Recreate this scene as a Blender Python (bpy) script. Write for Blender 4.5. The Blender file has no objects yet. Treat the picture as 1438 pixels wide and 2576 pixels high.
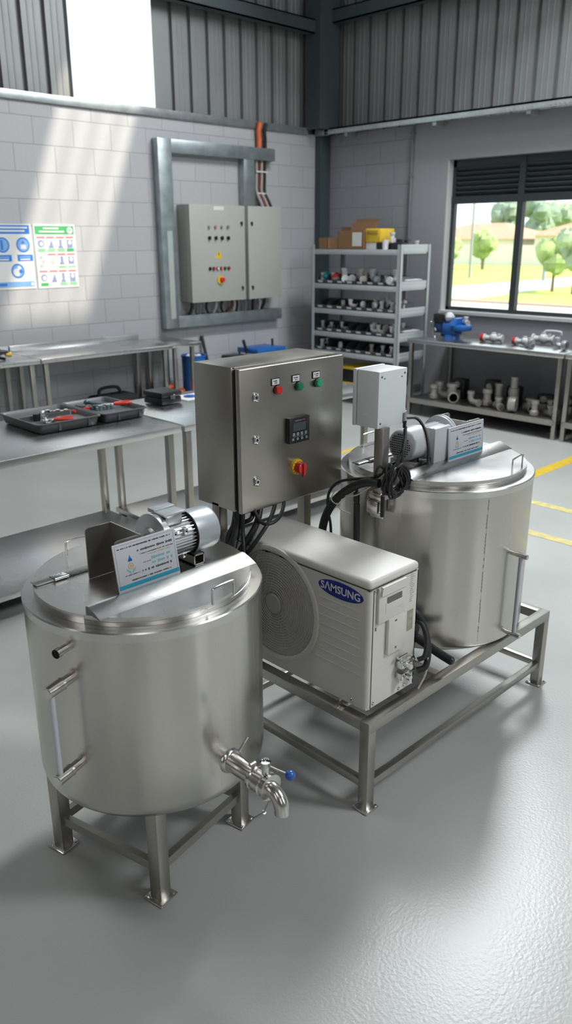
import bpy, bmesh, math, random
from math import pi, sin, cos, radians, sqrt, atan2, degrees
from mathutils import Vector, Matrix
random.seed(7)
SC = bpy.context.scene
COL = SC.collection

# ------------------------------------------------------------------ camera
FPX, PITCH, YAW, ROLL, EYE = 1996.75, radians(18.908), radians(45.578), radians(-0.21), 1.9
fw = Vector((cos(PITCH) * cos(YAW), cos(PITCH) * sin(YAW), -sin(PITCH)))
rt0 = Vector((sin(YAW), -cos(YAW), 0))
up0 = rt0.cross(fw)
rt = rt0 * cos(ROLL) + up0 * sin(ROLL)
up = up0 * cos(ROLL) - rt0 * sin(ROLL)
cam_data = bpy.data.cameras.new('camera')
cam = bpy.data.objects.new('camera', cam_data)
COL.objects.link(cam)
cam.matrix_world = Matrix(((rt.x, up.x, -fw.x, 0), (rt.y, up.y, -fw.y, 0), (rt.z, up.z, -fw.z, EYE), (0, 0, 0, 1)))
cam_data.sensor_fit = 'VERTICAL'
cam_data.sensor_height = 36.0
cam_data.sensor_width = 36.0 * 1438 / 2576
cam_data.lens = 36.0 * FPX / 2576
cam_data.clip_end = 500
cam_data.dof.use_dof = True
cam_data.dof.focus_distance = 2.65
cam_data.dof.aperture_fstop = 3.2
SC.camera = cam

# ------------------------------------------------------------------ light
world = bpy.data.worlds.new('world')
SC.world = world
world.use_nodes = True
wb = world.node_tree.nodes['Background']
wb.inputs[0].default_value = (0.90, 0.96, 1.0, 1)
wb.inputs[1].default_value = 1.6
sun = bpy.data.lights.new('sun', 'SUN')
sun.energy = 8.5
sun.angle = radians(1.6)
sun.color = (1.0, 0.90, 0.74)
so = bpy.data.objects.new('sun', sun)
COL.objects.link(so)
SUN_DIR = Vector((-0.39, 1.0, -1.0)).normalized()
so.rotation_euler = SUN_DIR.to_track_quat('-Z', 'Y').to_euler()


def area(name, loc, target, sx, sy, power, color):
    l = bpy.data.lights.new(name, 'AREA')
    l.shape = 'RECTANGLE'
    l.size, l.size_y, l.energy, l.color = sx, sy, power, color
    o = bpy.data.objects.new(name, l)
    COL.objects.link(o)
    o.location = loc
    o.rotation_euler = (Vector(target) - Vector(loc)).to_track_quat('-Z', 'Y').to_euler()
    return o


# daylight at the roof opening first, then three added fill lamps below closed roof
area('roof_light_fill', (6.4, 3.7, 6.0), (0.6, 2.0, 0), 1.0, 3.2, 430, (0.93, 0.97, 1.0))
area('roof_light_fill', (4.6, -2.4, 6.0), (3.6, 0.6, 0), 1.2, 3.0, 260, (0.93, 0.97, 1.0))
area('roof_light_fill', (0.5, 4.2, 6.0), (0.5, 4.2, 0), 1.2, 3.0, 30, (0.97, 0.98, 1.0))
area('roof_light_fill', (-2.0, -2.0, 6.0), (-1.0, 0, 0), 1.2, 3.0, 30, (0.97, 0.98, 1.0))
# added fill lamps at the unseen walls behind the camera, for streaks on steel
area('wall_fill_lamp', (-4.9, -0.6, 2.6), (0, -0.6, 2.0), 0.5, 4.4, 18, (1.0, 0.97, 0.92))
area('wall_fill_lamp', (-4.9, 3.4, 2.6), (0, 3.4, 2.0), 0.5, 4.4, 18, (1.0, 0.97, 0.92))
area('wall_fill_lamp', (-1.6, -4.9, 2.6), (-1.6, 0, 2.0), 0.5, 4.4, 32, (1.0, 0.97, 0.92))
area('wall_fill_lamp', (3.2, -4.9, 2.6), (3.2, 0, 2.0), 0.8, 4.4, 60, (0.95, 0.97, 1.0))
SC.view_settings.view_transform = 'Standard'
SC.view_settings.look = 'None'
SC.view_settings.exposure = 0.38
SC.view_settings.gamma = 1.0
SC.view_settings.use_curve_mapping = False
SC.cycles.use_denoising = True
SC.cycles.caustics_reflective = False
SC.cycles.caustics_refractive = False
SC.cycles.sample_clamp_indirect = 4.0

# ------------------------------------------------------------------ materials
MATS = {}


def mat(name, col, rough=0.5, metal=0.0, bump=0.0, bscale=40.0, var=0.0, vscale=6.0, aniso=0.0, stretch=None,
        spec=0.5, coat=0.0, rvar=0.0, tangent_axis=None):
    if name in MATS:
        return MATS[name]
    m = bpy.data.materials.new(name)
    m.use_nodes = True
    nt = m.node_tree
    b = nt.nodes['Principled BSDF']
    b.inputs['Base Color'].default_value = (*col, 1)
    b.inputs['Roughness'].default_value = rough
    b.inputs['Metallic'].default_value = metal
    b.inputs['Specular IOR Level'].default_value = spec
    b.inputs['Coat Weight'].default_value = coat
    if var or bump or rvar:
        tc = nt.nodes.new('ShaderNodeTexCoord')
        mp = nt.nodes.new('ShaderNodeMapping')
        nt.links.new(tc.outputs['Object'], mp.inputs[0])
        if stretch:
            mp.inputs['Scale'].default_value = stretch
    if var or rvar:
        n = nt.nodes.new('ShaderNodeTexNoise')
        n.inputs['Scale'].default_value = vscale
        n.inputs['Detail'].default_value = 5
        nt.links.new(mp.outputs[0], n.inputs['Vector'])
        if var:
            r = nt.nodes.new('ShaderNodeMapRange')
            r.inputs[1].default_value = 0.3
            r.inputs[2].default_value = 0.7
            r.inputs[3].default_value = 1 - var
            r.inputs[4].default_value = 1 + var
            nt.links.new(n.outputs['Fac'], r.inputs[0])
            mx = nt.nodes.new('ShaderNodeVectorMath')
            mx.operation = 'SCALE'
            mx.inputs[0].default_value = col
            nt.links.new(r.outputs[0], mx.inputs['Scale'])
            nt.links.new(mx.outputs[0], b.inputs['Base Color'])
        if rvar:
            r2 = nt.nodes.new('ShaderNodeMapRange')
            r2.inputs[1].default_value = 0.3
            r2.inputs[2].default_value = 0.7
            r2.inputs[3].default_value = max(0.02, rough - rvar)
            r2.inputs[4].default_value = rough + rvar
            nt.links.new(n.outputs['Fac'], r2.inputs[0])
            nt.links.new(r2.outputs[0], b.inputs['Roughness'])
    if bump:
        n2 = nt.nodes.new('ShaderNodeTexNoise')
        n2.inputs['Scale'].default_value = bscale
        n2.inputs['Detail'].default_value = 3
        nt.links.new(mp.outputs[0], n2.inputs['Vector'])
        bp = nt.nodes.new('ShaderNodeBump')
        bp.inputs['Strength'].default_value = bump
        bp.inputs['Distance'].default_value = 0.01
        nt.links.new(n2.outputs['Fac'], bp.inputs['Height'])
        nt.links.new(bp.outputs[0], b.inputs['Normal'])
    if aniso:
        b.inputs['Anisotropic'].default_value = aniso
        tg = nt.nodes.new('ShaderNodeTangent')
        tg.direction_type = 'RADIAL'
        tg.axis = tangent_axis or 'Z'
        nt.links.new(tg.outputs[0], b.inputs['Tangent'])
    MATS[name] = m
    return m


STEEL_TANK = mat('steel_tank', (0.63, 0.61, 0.565), 0.24, 1.0, bump=0.7, bscale=7.0, rvar=0.06, var=0.05, vscale=9.0, aniso=0.6,
                 stretch=(1, 1, 0.02))
STEEL_LID = mat('steel_lid', (0.68, 0.67, 0.65), 0.27, 1.0, bump=0.03, bscale=2.0, rvar=0.04, vscale=5)
STEEL_DOOR = mat('steel_brushed', (0.44, 0.42, 0.375), 0.31, 1.0, bump=0.01, bscale=2.5, rvar=0.06, vscale=4, stretch=(1, 1, 0.3))
STEEL_TOP = mat('steel_table_top', (0.68, 0.68, 0.68), 0.29, 1.0, rvar=0.05, vscale=3)
STEEL_TUBE = mat('steel_tube', (0.45, 0.43, 0.395), 0.36, 1.0, rvar=0.06, vscale=8)
STEEL_PIPE = mat('steel_pipe', (0.68, 0.66, 0.63), 0.22, 1.0)
CHROME = mat('chrome', (0.75, 0.75, 0.75), 0.16, 1.0)
DARK_STEEL = mat('bracket_steel', (0.40, 0.385, 0.365), 0.38, 1.0, rvar=0.05)
ALU = mat('cast_aluminium', (0.62, 0.63, 0.64), 0.32, 1.0, bump=0.05, bscale=90)
ALU_PAINT = mat('silver_paint', (0.50, 0.54, 0.56), 0.40, 0.45)
MOTOR_PAINT = mat('light_grey_motor_paint', (0.58, 0.60, 0.62), 0.34, 0.0, coat=0.2)
GALV = mat('galvanised', (0.42, 0.46, 0.47), 0.42, 0.75, var=0.14, vscale=14)
RACK = mat('rack_paint', (0.47, 0.50, 0.515), 0.42)
ALMOND = mat('almond_plastic', (0.69, 0.67, 0.62), 0.42, var=0.03, vscale=5)
PANEL_PAINT = mat('panel_beige', (0.43, 0.44, 0.40), 0.45)
BOX_GREY = mat('box_grey_plastic', (0.72, 0.755, 0.755), 0.42)
RUBBER = mat('black_rubber', (0.012, 0.013, 0.015), 0.45, bump=0.03, bscale=200)
BLACK = mat('black_plastic', (0.014, 0.015, 0.017), 0.38)
BLACK_MATT = mat('black_fabric', (0.010, 0.011, 0.013), 0.85)
VOID = mat('dark_gap', (0.006, 0.006, 0.007), 0.8)  # near-black colour stands for the shade inside holes, gaps and recesses
CHAR = mat('charcoal_frame', (0.032, 0.041, 0.046), 0.45)
CHAR_STEEL = mat('dark_painted_steel', (0.055, 0.074, 0.080), 0.5)
TRAY = mat('tray_grey_plastic', (0.115, 0.12, 0.125), 0.42)
BIN = mat('bin_grey_plastic', (0.075, 0.085, 0.095), 0.5)
RED = mat('red_plastic', (0.62, 0.025, 0.022), 0.28, coat=0.3)
RED_DULL = mat('red_grip', (0.66, 0.05, 0.04), 0.45)
GREEN = mat('green_plastic', (0.012, 0.20, 0.10), 0.28, coat=0.3)
GREEN_LIT = mat('bright_green_plastic', (0.02, 0.36, 0.19), 0.28, coat=0.3)
YELLOW = mat('yellow_plastic', (0.78, 0.52, 0.03), 0.4)
YELLOW_PAINT = mat('yellow_floor_paint', (0.75, 0.52, 0.05), 0.4, var=0.12, vscale=14)
YELLOW_PAINT_WORN = mat('worn_yellow_floor_paint', (0.72, 0.62, 0.24), 0.4, var=0.25, vscale=22)
BLUE = mat('blue_plastic', (0.012, 0.11, 0.42), 0.3, coat=0.3)
BLUE_PAINT = mat('blue_enamel', (0.02, 0.14, 0.47), 0.35)
BLUE_LOGO = mat('logo_blue', (0.012, 0.025, 0.26), 0.4)
BLUE_SIGN = mat('sign_blue', (0.03, 0.20, 0.62), 0.5)
BLUE_PALE = mat('pale_blue_ink', (0.22, 0.42, 0.75), 0.5)
CYAN = mat('cyan_ink', (0.02, 0.33, 0.48), 0.45)
TEAL = mat('teal_ink', (0.20, 0.48, 0.52), 0.5)
GREEN_SIGN = mat('sign_green', (0.07, 0.42, 0.15), 0.5)
GREEN_PALE = mat('pale_green_ink', (0.30, 0.58, 0.35), 0.5)
RED_INK = mat('red_ink', (0.75, 0.22, 0.20), 0.5)
INK = mat('dark_ink', (0.05, 0.055, 0.065), 0.6)
INK_MID = mat('grey_ink', (0.22, 0.24, 0.27), 0.6)
ORANGE = mat('orange_cable', (0.78, 0.16, 0.05), 0.5)
TAN = mat('tan_ink', (0.62, 0.40, 0.16), 0.5)
WHITE = mat('white_plastic', (0.72, 0.73, 0.74), 0.4)
WHITE_BOARD = mat('white_board', (0.60, 0.62, 0.65), 0.4)
PAPER = mat('poster_paper', (0.74, 0.74, 0.73), 0.55)
LETTER = mat('letter_white', (0.75, 0.75, 0.75), 0.45)
CARD = mat('cardboard', (0.26, 0.145, 0.075), 0.8, var=0.06)
CARD_DARK = mat('cardboard_hole_shade', (0.10, 0.055, 0.03), 0.9)
FITTING = mat('dull_fitting', (0.43, 0.41, 0.375), 0.42, 0.25, var=0.10, vscale=25)
FITTING_W = mat('white_fitting', (0.66, 0.66, 0.66), 0.4)
SCREEN = mat('display_grey', (0.055, 0.075, 0.08), 0.2)
TUBE_CLEAR = mat('sight_tube', (0.55, 0.56, 0.62), 0.25)
LENS = mat('knob_red_dull', (0.40, 0.05, 0.03), 0.4)
LEAF_HAZY = [mat('leaf_%d' % i, c, 0.8, var=0.25, vscale=1.2) for i, c in enumerate(((0.27, 0.36, 0.15), (0.20, 0.27, 0.21), (0.27, 0.35, 0.23)))]  # pale greyed foliage: outdoor haze put into the leaf colours
BARK = mat('bark', (0.16, 0.12, 0.09), 0.9)
GRASS = mat('grass', (0.36, 0.43, 0.10), 0.9, var=0.18, vscale=0.5)
PAVE = mat('pale_paving', (0.55, 0.53, 0.50), 0.8, var=0.05)
KERB = mat('kerb_brown', (0.33, 0.22, 0.18), 0.8)
HOUSE_WALL = mat('house_render', (0.78, 0.76, 0.72), 0.8, var=0.05)
ROOF_TILE = mat('roof_tile', (0.50, 0.24, 0.18), 0.8, var=0.12, vscale=3)


def mat_floor():
    m = bpy.data.materials.new('painted_floor')
    m.use_nodes = True
    nt = m.node_tree
    L = nt.links.new
    b = nt.nodes['Principled BSDF']
    tc = nt.nodes.new('ShaderNodeTexCoord')

    def noise(scale, detail=4, rough=0.5):
        n = nt.nodes.new('ShaderNodeTexNoise')
        n.inputs['Scale'].default_value = scale
        n.inputs['Detail'].default_value = detail
        n.inputs['Roughness'].default_value = rough
        L(tc.outputs['Object'], n.inputs['Vector'])
        return n
    n1, n2, n3 = noise(1.1, 5), noise(9, 6, 0.65), noise(34, 2)
    cr = nt.nodes.new('ShaderNodeValToRGB')
    cr.color_ramp.elements[0].position = 0.3
    cr.color_ramp.elements[0].color = (0.415, 0.43, 0.41, 1)
    cr.color_ramp.elements[1].position = 0.72
    cr.color_ramp.elements[1].color = (0.515, 0.522, 0.495, 1)
    L(n1.outputs['Fac'], cr.inputs[0])
    # scuffs and small dark specks
    sp = nt.nodes.new('ShaderNodeMapRange')
    sp.inputs[1].default_value = 0.71
    sp.inputs[2].default_value = 0.78
    L(n3.outputs['Fac'], sp.inputs[0])
    sp2 = nt.nodes.new('ShaderNodeMapRange')
    sp2.inputs[1].default_value = 0.56
    sp2.inputs[2].default_value = 0.72
    L(n2.outputs['Fac'], sp2.inputs[0])
    mu = nt.nodes.new('ShaderNodeMath')
    mu.operation = 'MULTIPLY'
    L(sp.outputs[0], mu.inputs[0])
    L(sp2.outputs[0], mu.inputs[1])
    mix = nt.nodes.new('ShaderNodeMix')
    mix.data_type = 'RGBA'
    mix.inputs['B'].default_value = (0.22, 0.22, 0.205, 1)
    L(mu.outputs[0], mix.inputs['Factor'])
    L(cr.outputs[0], mix.inputs['A'])
    L(mix.outputs['Result'], b.inputs['Base Color'])
    b.inputs['Roughness'].default_value = 0.31
    n4 = noise(95, 2)
    n5 = noise(14, 2)
    ad = nt.nodes.new('ShaderNodeMath')
    ad.operation = 'MULTIPLY_ADD'
    ad.inputs[1].default_value = 0.25
    L(n5.outputs['Fac'], ad.inputs[0])
    L(n4.outputs['Fac'], ad.inputs[2])
    bp = nt.nodes.new('ShaderNodeBump')
    bp.inputs['Strength'].default_value = 0.22
    bp.inputs['Distance'].default_value = 0.003
    L(ad.outputs[0], bp.inputs['Height'])
    L(bp.outputs[0], b.inputs['Normal'])
    b.inputs['Specular IOR Level'].default_value = 0.45
    return m


def mat_block(name, col, axis, mortar=0.72, strength=0.5):
    """painted concrete blocks; axis = horizontal axis of the wall"""
    m = bpy.data.materials.new(name)
    m.use_nodes = True
    nt = m.node_tree
    L = nt.links.new
    b = nt.nodes['Principled BSDF']
    tc = nt.nodes.new('ShaderNodeTexCoord')
    sx = nt.nodes.new('ShaderNodeSeparateXYZ')
    L(tc.outputs['Object'], sx.inputs[0])
    cb = nt.nodes.new('ShaderNodeCombineXYZ')
    L(sx.outputs[axis], cb.inputs[0])
    sub = nt.nodes.new('ShaderNodeMath')
    sub.operation = 'ADD'
    sub.inputs[1].default_value = 0.147
    L(sx.outputs[2], sub.inputs[0])
    L(sub.outputs[0], cb.inputs[1])
    br = nt.nodes.new('ShaderNodeTexBrick')
    br.offset = 0.5
    br.inputs['Color1'].default_value = (*col, 1)
    br.inputs['Color2'].default_value = (*[c * 0.955 for c in col], 1)
    br.inputs['Mortar'].default_value = (*[c * mortar for c in col], 1)
    br.inputs['Scale'].default_value = 1
    br.inputs['Mortar Size'].default_value = 0.0045
    br.inputs['Mortar Smooth'].default_value = 0.35
    br.inputs['Bias'].default_value = 0
    br.inputs['Brick Width'].default_value = 0.43
    br.inputs['Row Height'].default_value = 0.243
    L(cb.outputs[0], br.inputs['Vector'])
    n = nt.nodes.new('ShaderNodeTexNoise')
    n.inputs['Scale'].default_value = 30
    n.inputs['Detail'].default_value = 6
    L(tc.outputs['Object'], n.inputs['Vector'])
    L(br.outputs['Color'], b.inputs['Base Color'])
    h = nt.nodes.new('ShaderNodeMath')
    h.operation = 'MULTIPLY_ADD'
    h.inputs[1].default_value = -1.0
    L(br.outputs['Fac'], h.inputs[0])
    n_s = nt.nodes.new('ShaderNodeMath')
    n_s.operation = 'MULTIPLY'
    n_s.inputs[1].default_value = 0.25
    L(n.outputs['Fac'], n_s.inputs[0])
    L(n_s.outputs[0], h.inputs[2])
    bp = nt.nodes.new('ShaderNodeBump')
    bp.inputs['Strength'].default_value = strength
    bp.inputs['Distance'].default_value = 0.012
    L(h.outputs[0], bp.inputs['Height'])
    L(bp.outputs[0], b.inputs['Normal'])
    b.inputs['Roughness'].default_value = 0.62
    b.inputs['Specular IOR Level'].default_value = 0.3
    return m


def mat_sheet(name, transp, trans_col, axis=0):
    """translucent roof/wall sheet: lets part of the daylight straight through, scatters the rest"""
    m = bpy.data.materials.new(name)
    m.use_nodes = True
    nt = m.node_tree
    L = nt.links.new
    out = nt.nodes['Material Output']
    nt.nodes.remove(nt.nodes['Principled BSDF'])
    t = nt.nodes.new('ShaderNodeBsdfTransparent')
    tc = nt.nodes.new('ShaderNodeTexCoord')
    w = nt.nodes.new('ShaderNodeTexWave')
    w.wave_type = 'BANDS'
    w.bands_direction = 'X'
    w.inputs['Scale'].default_value = 1.25
    w.inputs['Distortion'].default_value = 0.6
    L(tc.outputs['Object'], w.inputs['Vector'])
    r = nt.nodes.new('ShaderNodeMapRange')
    r.inputs[3].default_value = transp * 0.87
    r.inputs[4].default_value = transp * 1.13
    L(w.outputs['Fac'], r.inputs[0])
    L(r.outputs[0], t.inputs[0])
    s = nt.nodes.new('ShaderNodeBsdfTranslucent')
    s.inputs[0].default_value = (*trans_col, 1)
    a = nt.nodes.new('ShaderNodeAddShader')
    L(t.outputs[0], a.inputs[0])
    L(s.outputs[0], a.inputs[1])
    L(a.outputs[0], out.inputs[0])
    return m


def mat_glass():
    m = bpy.data.materials.new('window_glass')
    m.use_nodes = True
    nt = m.node_tree
    L = nt.links.new
    out = nt.nodes['Material Output']
    nt.nodes.remove(nt.nodes['Principled BSDF'])
    t = nt.nodes.new('ShaderNodeBsdfTransparent')
    t.inputs[0].default_value = (0.93, 0.97, 0.96, 1)
    g = nt.nodes.new('ShaderNodeBsdfGlossy')
    g.inputs['Roughness'].default_value = 0.03
    f = nt.nodes.new('ShaderNodeFresnel')
    f.inputs[0].default_value = 1.35
    mx = nt.nodes.new('ShaderNodeMixShader')
    L(f.outputs[0], mx.inputs[0])
    L(t.outputs[0], mx.inputs[1])
    L(g.outputs[0], mx.inputs[2])
    L(mx.outputs[0], out.inputs[0])
    return m


FLOOR = mat_floor()
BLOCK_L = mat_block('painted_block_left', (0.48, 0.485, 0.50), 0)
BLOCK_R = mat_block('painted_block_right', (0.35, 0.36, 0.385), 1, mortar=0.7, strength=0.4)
PLASTER = mat('painted_plaster', (0.35, 0.36, 0.385), 0.65, bump=0.05, bscale=50)
PLASTER_W = mat('white_reveal', (0.66, 0.66, 0.66), 0.6)
CLAD = mat('cladding_sheet', (0.26, 0.27, 0.265), 0.48, 0.2, var=0.05, vscale=3)
CLAD_GROOVE = mat('cladding_groove_shade', (0.17, 0.175, 0.175), 0.5)  # darker copy for the recessed ribs, groove shade put into the colour
SKYSHEET = mat_sheet('translucent_wall_sheet', 0.30, (0.40, 0.48, 0.52))
ROOFSHEET = mat_sheet('translucent_roof_sheet', 0.60, (0.2, 0.2, 0.2))
GLASS = mat_glass()
ROOF_IN = mat('roof_sheet', (0.20, 0.21, 0.22), 0.6)
BACKWALL = mat('far_hall_paint', (0.15, 0.145, 0.135), 0.7)


# ------------------------------------------------------------------ mesh builder
class MB:
    def __init__(self):
        self.v, self.f, self.m, self.s = [], [], [], []
        self.mi = 0
        self.M = None

    def add(self, verts, faces, smooth=True, mi=None):
        o = len(self.v)
        if self.M is not None:
            verts = [self.M @ Vector(p) for p in verts]
        self.v += [tuple(p) for p in verts]
        for fc in faces:
            self.f.append([i + o for i in fc])
            self.m.append(self.mi if mi is None else mi)
        return self

    def _bm(self, bm, T=None):
        bm.verts.index_update()
        vs = [(T @ v.co) if T else v.co.copy() for v in bm.verts]
        self.add(vs, [[v.index for v in f.verts] for f in bm.faces])
        bm.free()

    def box(self, x0, x1, y0, y1, z0, z1, bev=0.0, seg=2, T=None):
        if x1 < x0: x0, x1 = x1, x0
        if y1 < y0: y0, y1 = y1, y0
        if z1 < z0: z0, z1 = z1, z0
        if bev <= 0:
            vs = [(x, y, z) for z in (z0, z1) for y in (y0, y1) for x in (x0, x1)]
            if T: vs = [T @ Vector(p) for p in vs]
            self.add(vs, [(0, 2, 3, 1), (4, 5, 7, 6), (0, 1, 5, 4), (2, 6, 7, 3), (0, 4, 6, 2), (1, 3, 7, 5)])
            return self
        bm = bmesh.new()
        bmesh.ops.create_cube(bm, size=1)
        for v in bm.verts:
            v.co = Vector(((x0 + x1) / 2 + v.co.x * (x1 - x0), (y0 + y1) / 2 + v.co.y * (y1 - y0), (z0 + z1) / 2 + v.co.z * (z1 - z0)))
        bmesh.ops.bevel(bm, geom=list(bm.edges), offset=bev, segments=seg, affect='EDGES', profile=0.5)
        self._bm(bm, T)
        return self

    def bar(self, p0, p1, w, h=None, bev=0.0, roll=0.0):
        """rectangular bar from p0 to p1 (w across, h along the more vertical side)"""
        p0, p1 = Vector(p0), Vector(p1)
        h = h or w
        d = p1 - p0
        L = d.length
        z = d.normalized()
        ref = Vector((0, 0, 1)) if abs(z.z) < 0.95 else Vector((1, 0, 0))
        x = ref.cross(z).normalized()
        y = z.cross(x)
        R = Matrix((x, y, z)).transposed().to_4x4()
        T = Matrix.Translation(p0) @ R @ Matrix.Rotation(roll, 4, 'Z')
        return self.box(-w / 2, w / 2, -h / 2, h / 2, 0, L, bev, T=T)

    def cyl(self, p0, p1, r0, r1=None, seg=24, cap0=True, cap1=True):
        r1 = r0 if r1 is None else r1
        p0, p1 = Vector(p0), Vector(p1)
        z = (p1 - p0).normalized()
        ref = Vector((0, 0, 1)) if abs(z.z) < 0.95 else Vector((1, 0, 0))
        x = ref.cross(z).normalized()
        y = z.cross(x)
        vs = []
        for p, r in ((p0, r0), (p1, r1)):
            for i in range(seg):
                a = 2 * pi * i / seg
                vs.append(p + x * (r * cos(a)) + y * (r * sin(a)))
        fs = [(i, (i + 1) % seg, seg + (i + 1) % seg, seg + i) for i in range(seg)]
        if cap0: fs.append(tuple(range(seg - 1, -1, -1)))
        if cap1: fs.append(tuple(range(seg, 2 * seg)))
        return self.add(vs, fs)

    def lathe(self, prof, o=(0, 0, 0), axis=(0, 0, 1), seg=48, a0=0.0, a1=2 * pi):
        """prof = [(radius, height along axis)]"""
        o = Vector(o)
        z = Vector(axis).normalized()
        ref = Vector((0, 0, 1)) if abs(z.z) < 0.95 else Vector((1, 0, 0))
        x = ref.cross(z).normalized() if abs(z.z) < 0.95 else Vector((1, 0, 0))
        y = z.cross(x)
        full = abs(a1 - a0 - 2 * pi) < 1e-6
        n = seg if full else seg + 1
        vs, fs = [], []
        for r, h in prof:
            for i in range(n):
                a = a0 + (a1 - a0) * i / seg
                vs.append(o + z * h + x * (r * cos(a)) + y * (r * sin(a)))
        for j in range(len(prof) - 1):
            for i in range(seg):
                i2 = (i + 1) % n
                fs.append((j * n + i, j * n + i2, (j + 1) * n + i2, (j + 1) * n + i))
        if full:
            if prof[0][0] > 1e-5: fs.append(tuple(range(n - 1, -1, -1)))
            if prof[-1][0] > 1e-5: fs.append(tuple(range((len(prof) - 1) * n, len(prof) * n)))
        return self.add(vs, fs)

    def tube(self, pts, r, seg=10, sub=8, closed=False, r_end=None):
        P = [Vector(p) for p in pts]
        if sub > 1 and len(P) > 2:
            Q = []
            n = len(P)
            rng = range(n) if closed else range(n - 1)
            for i in rng:
                p1, p2 = P[i], P[(i + 1) % n]
                p0 = P[(i - 1) % n] if (closed or i > 0) else p1 * 2 - p2
                p3 = P[(i + 2) % n] if (closed or i < n - 2) else p2 * 2 - p1
                for k in range(sub):
                    t = k / sub
                    Q.append(0.5 * ((2 * p1) + (p2 - p0) * t + (2 * p0 - 5 * p1 + 4 * p2 - p3) * t * t + (3 * p1 - p0 - 3 * p2 + p3) * t ** 3))
            if not closed: Q.append(P[-1])
            P = Q
        n = len(P)
        vs, fs = [], []
        nrm = None
        for i in range(n):
            if closed: d = (P[(i + 1) % n] - P[(i - 1) % n])
            else: d = P[min(i + 1, n - 1)] - P[max(i - 1, 0)]
            d.normalize()
            if nrm is None:
                ref = Vector((0, 0, 1)) if abs(d.z) < 0.9 else Vector((1, 0, 0))
                nrm = ref.cross(d).normalized()
            else:
                nrm = (nrm - d * nrm.dot(d)).normalized()
            b = d.cross(nrm)
            rr = r if r_end is None else r + (r_end - r) * i / (n - 1)
            for k in range(seg):
                a = 2 * pi * k / seg
                vs.append(P[i] + nrm * (rr * cos(a)) + b * (rr * sin(a)))
        m = n if closed else n - 1
        for i in range(m):
            j = (i + 1) % n
            for k in range(seg):
                k2 = (k + 1) % seg
                fs.append((i * seg + k, i * seg + k2, j * seg + k2, j * seg + k))
        if not closed:
            fs.append(tuple(range(seg - 1, -1, -1)))
            fs.append(tuple(range((n - 1) * seg, n * seg)))
        return self.add(vs, fs)

    def prism(self, poly, axis, h0, h1):
        """poly = 2-D outline; axis 'X': (y,z), 'Y': (x,z), 'Z': (x,y)"""
        def P(a, b, h):
            return (h, a, b) if axis == 'X' else ((a, h, b) if axis == 'Y' else (a, b, h))
        n = len(poly)
        vs = [P(a, b, h0) for a, b in poly] + [P(a, b, h1) for a, b in poly]
        fs = [(i, (i + 1) % n, n + (i + 1) % n, n + i) for i in range(n)]
        fs += [tuple(range(n - 1, -1, -1)), tuple(range(n, 2 * n))]
        return self.add(vs, fs)

    def sphere(self, c, rx, ry=None, rz=None, seg=20, rings=12):
        ry = ry or rx
        rz = rz or rx
        c = Vector(c)
        vs = [c + Vector((0, 0, -rz))]
        for j in range(1, rings):
            t = -pi / 2 + pi * j / rings
            for i in range(seg):
                a = 2 * pi * i / seg
                vs.append(c + Vector((rx * cos(t) * cos(a), ry * cos(t) * sin(a), rz * sin(t))))
        vs.append(c + Vector((0, 0, rz)))
        fs = [(0, 1 + (i + 1) % seg, 1 + i) for i in range(seg)]
        for j in range(rings - 2):
            for i in range(seg):
                a, b = 1 + j * seg + i, 1 + j * seg + (i + 1) % seg
                fs.append((a, b, b + seg, a + seg))
        o = 1 + (rings - 2) * seg
        fs += [(o + i, o + (i + 1) % seg, len(vs) - 1) for i in range(seg)]
        return self.add(vs, fs)

    def blob(self, c, r, amp=0.25, seg=12, rings=8, sq=1.0):
        c = Vector(c)
        o = len(self.v)
        self.sphere(c, r, r, r * sq, seg, rings)
        for i in range(o, len(self.v)):
            p = Vector(self.v[i])
            self.v[i] = tuple(c + (p - c) * (1 + random.uniform(-amp, amp)))
        return self

    def build(self, name, mats, parent=None, ang=38, smooth=True):
        me = bpy.data.meshes.new(name)
        me.from_pydata(self.v, [], self.f)
        if not isinstance(mats, (list, tuple)): mats = [mats]
        for m in mats: me.materials.append(m)
        me.polygons.foreach_set('material_index', self.m)
        bm = bmesh.new()
        bm.from_mesh(me)
        bmesh.ops.recalc_face_normals(bm, faces=bm.faces)
        bm.to_mesh(me)
        bm.free()
        if smooth:
            me.shade_smooth()
            me.set_sharp_from_angle(angle=radians(ang))
        me.update()
        o = bpy.data.objects.new(name, me)
        COL.objects.link(o)
        if parent is not None:
            o.parent = parent
            if parent.type == 'EMPTY':
                o.matrix_parent_inverse = Matrix.Translation(parent.location).inverted()
        return o


def tag(o, label, cat, group=None, kind=None):
    o['label'] = label
    o['category'] = cat
    if group: o['group'] = group
    if kind: o['kind'] = kind
    return o


def thing(name, loc, label, cat, group=None):
    o = bpy.data.objects.new(name, None)
    COL.objects.link(o)
    o.empty_display_size = 0.05
    o.location = loc
    return tag(o, label, cat, group)


def struct(o):
    o['kind'] = 'structure'
    return o


CHILDREN = {}


def dup(root, loc, rz=0.0, label=None, group=None, name=None):
    r = root.copy()
    COL.objects.link(r)
    r.location = loc
    r.rotation_euler = (0, 0, rz)
    if label: r['label'] = label
    if group: r['group'] = group
    for ch in kids(root):
        c = ch.copy()
        COL.objects.link(c)
        c.parent = r
        for g in kids(ch):
            d = g.copy()
            COL.objects.link(d)
            d.parent = c
    return r


def kids(o):
    return [c for c in KIDS.get(o.name, [])]


KIDS = {}
_old_build = MB.build


def _build(self, name, mats, parent=None, ang=38, smooth=True):
    o = _old_build(self, name, mats, parent, ang, smooth)
    if parent is not None:
        KIDS.setdefault(parent.name, []).append(o)
    return o


MB.build = _build


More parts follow.
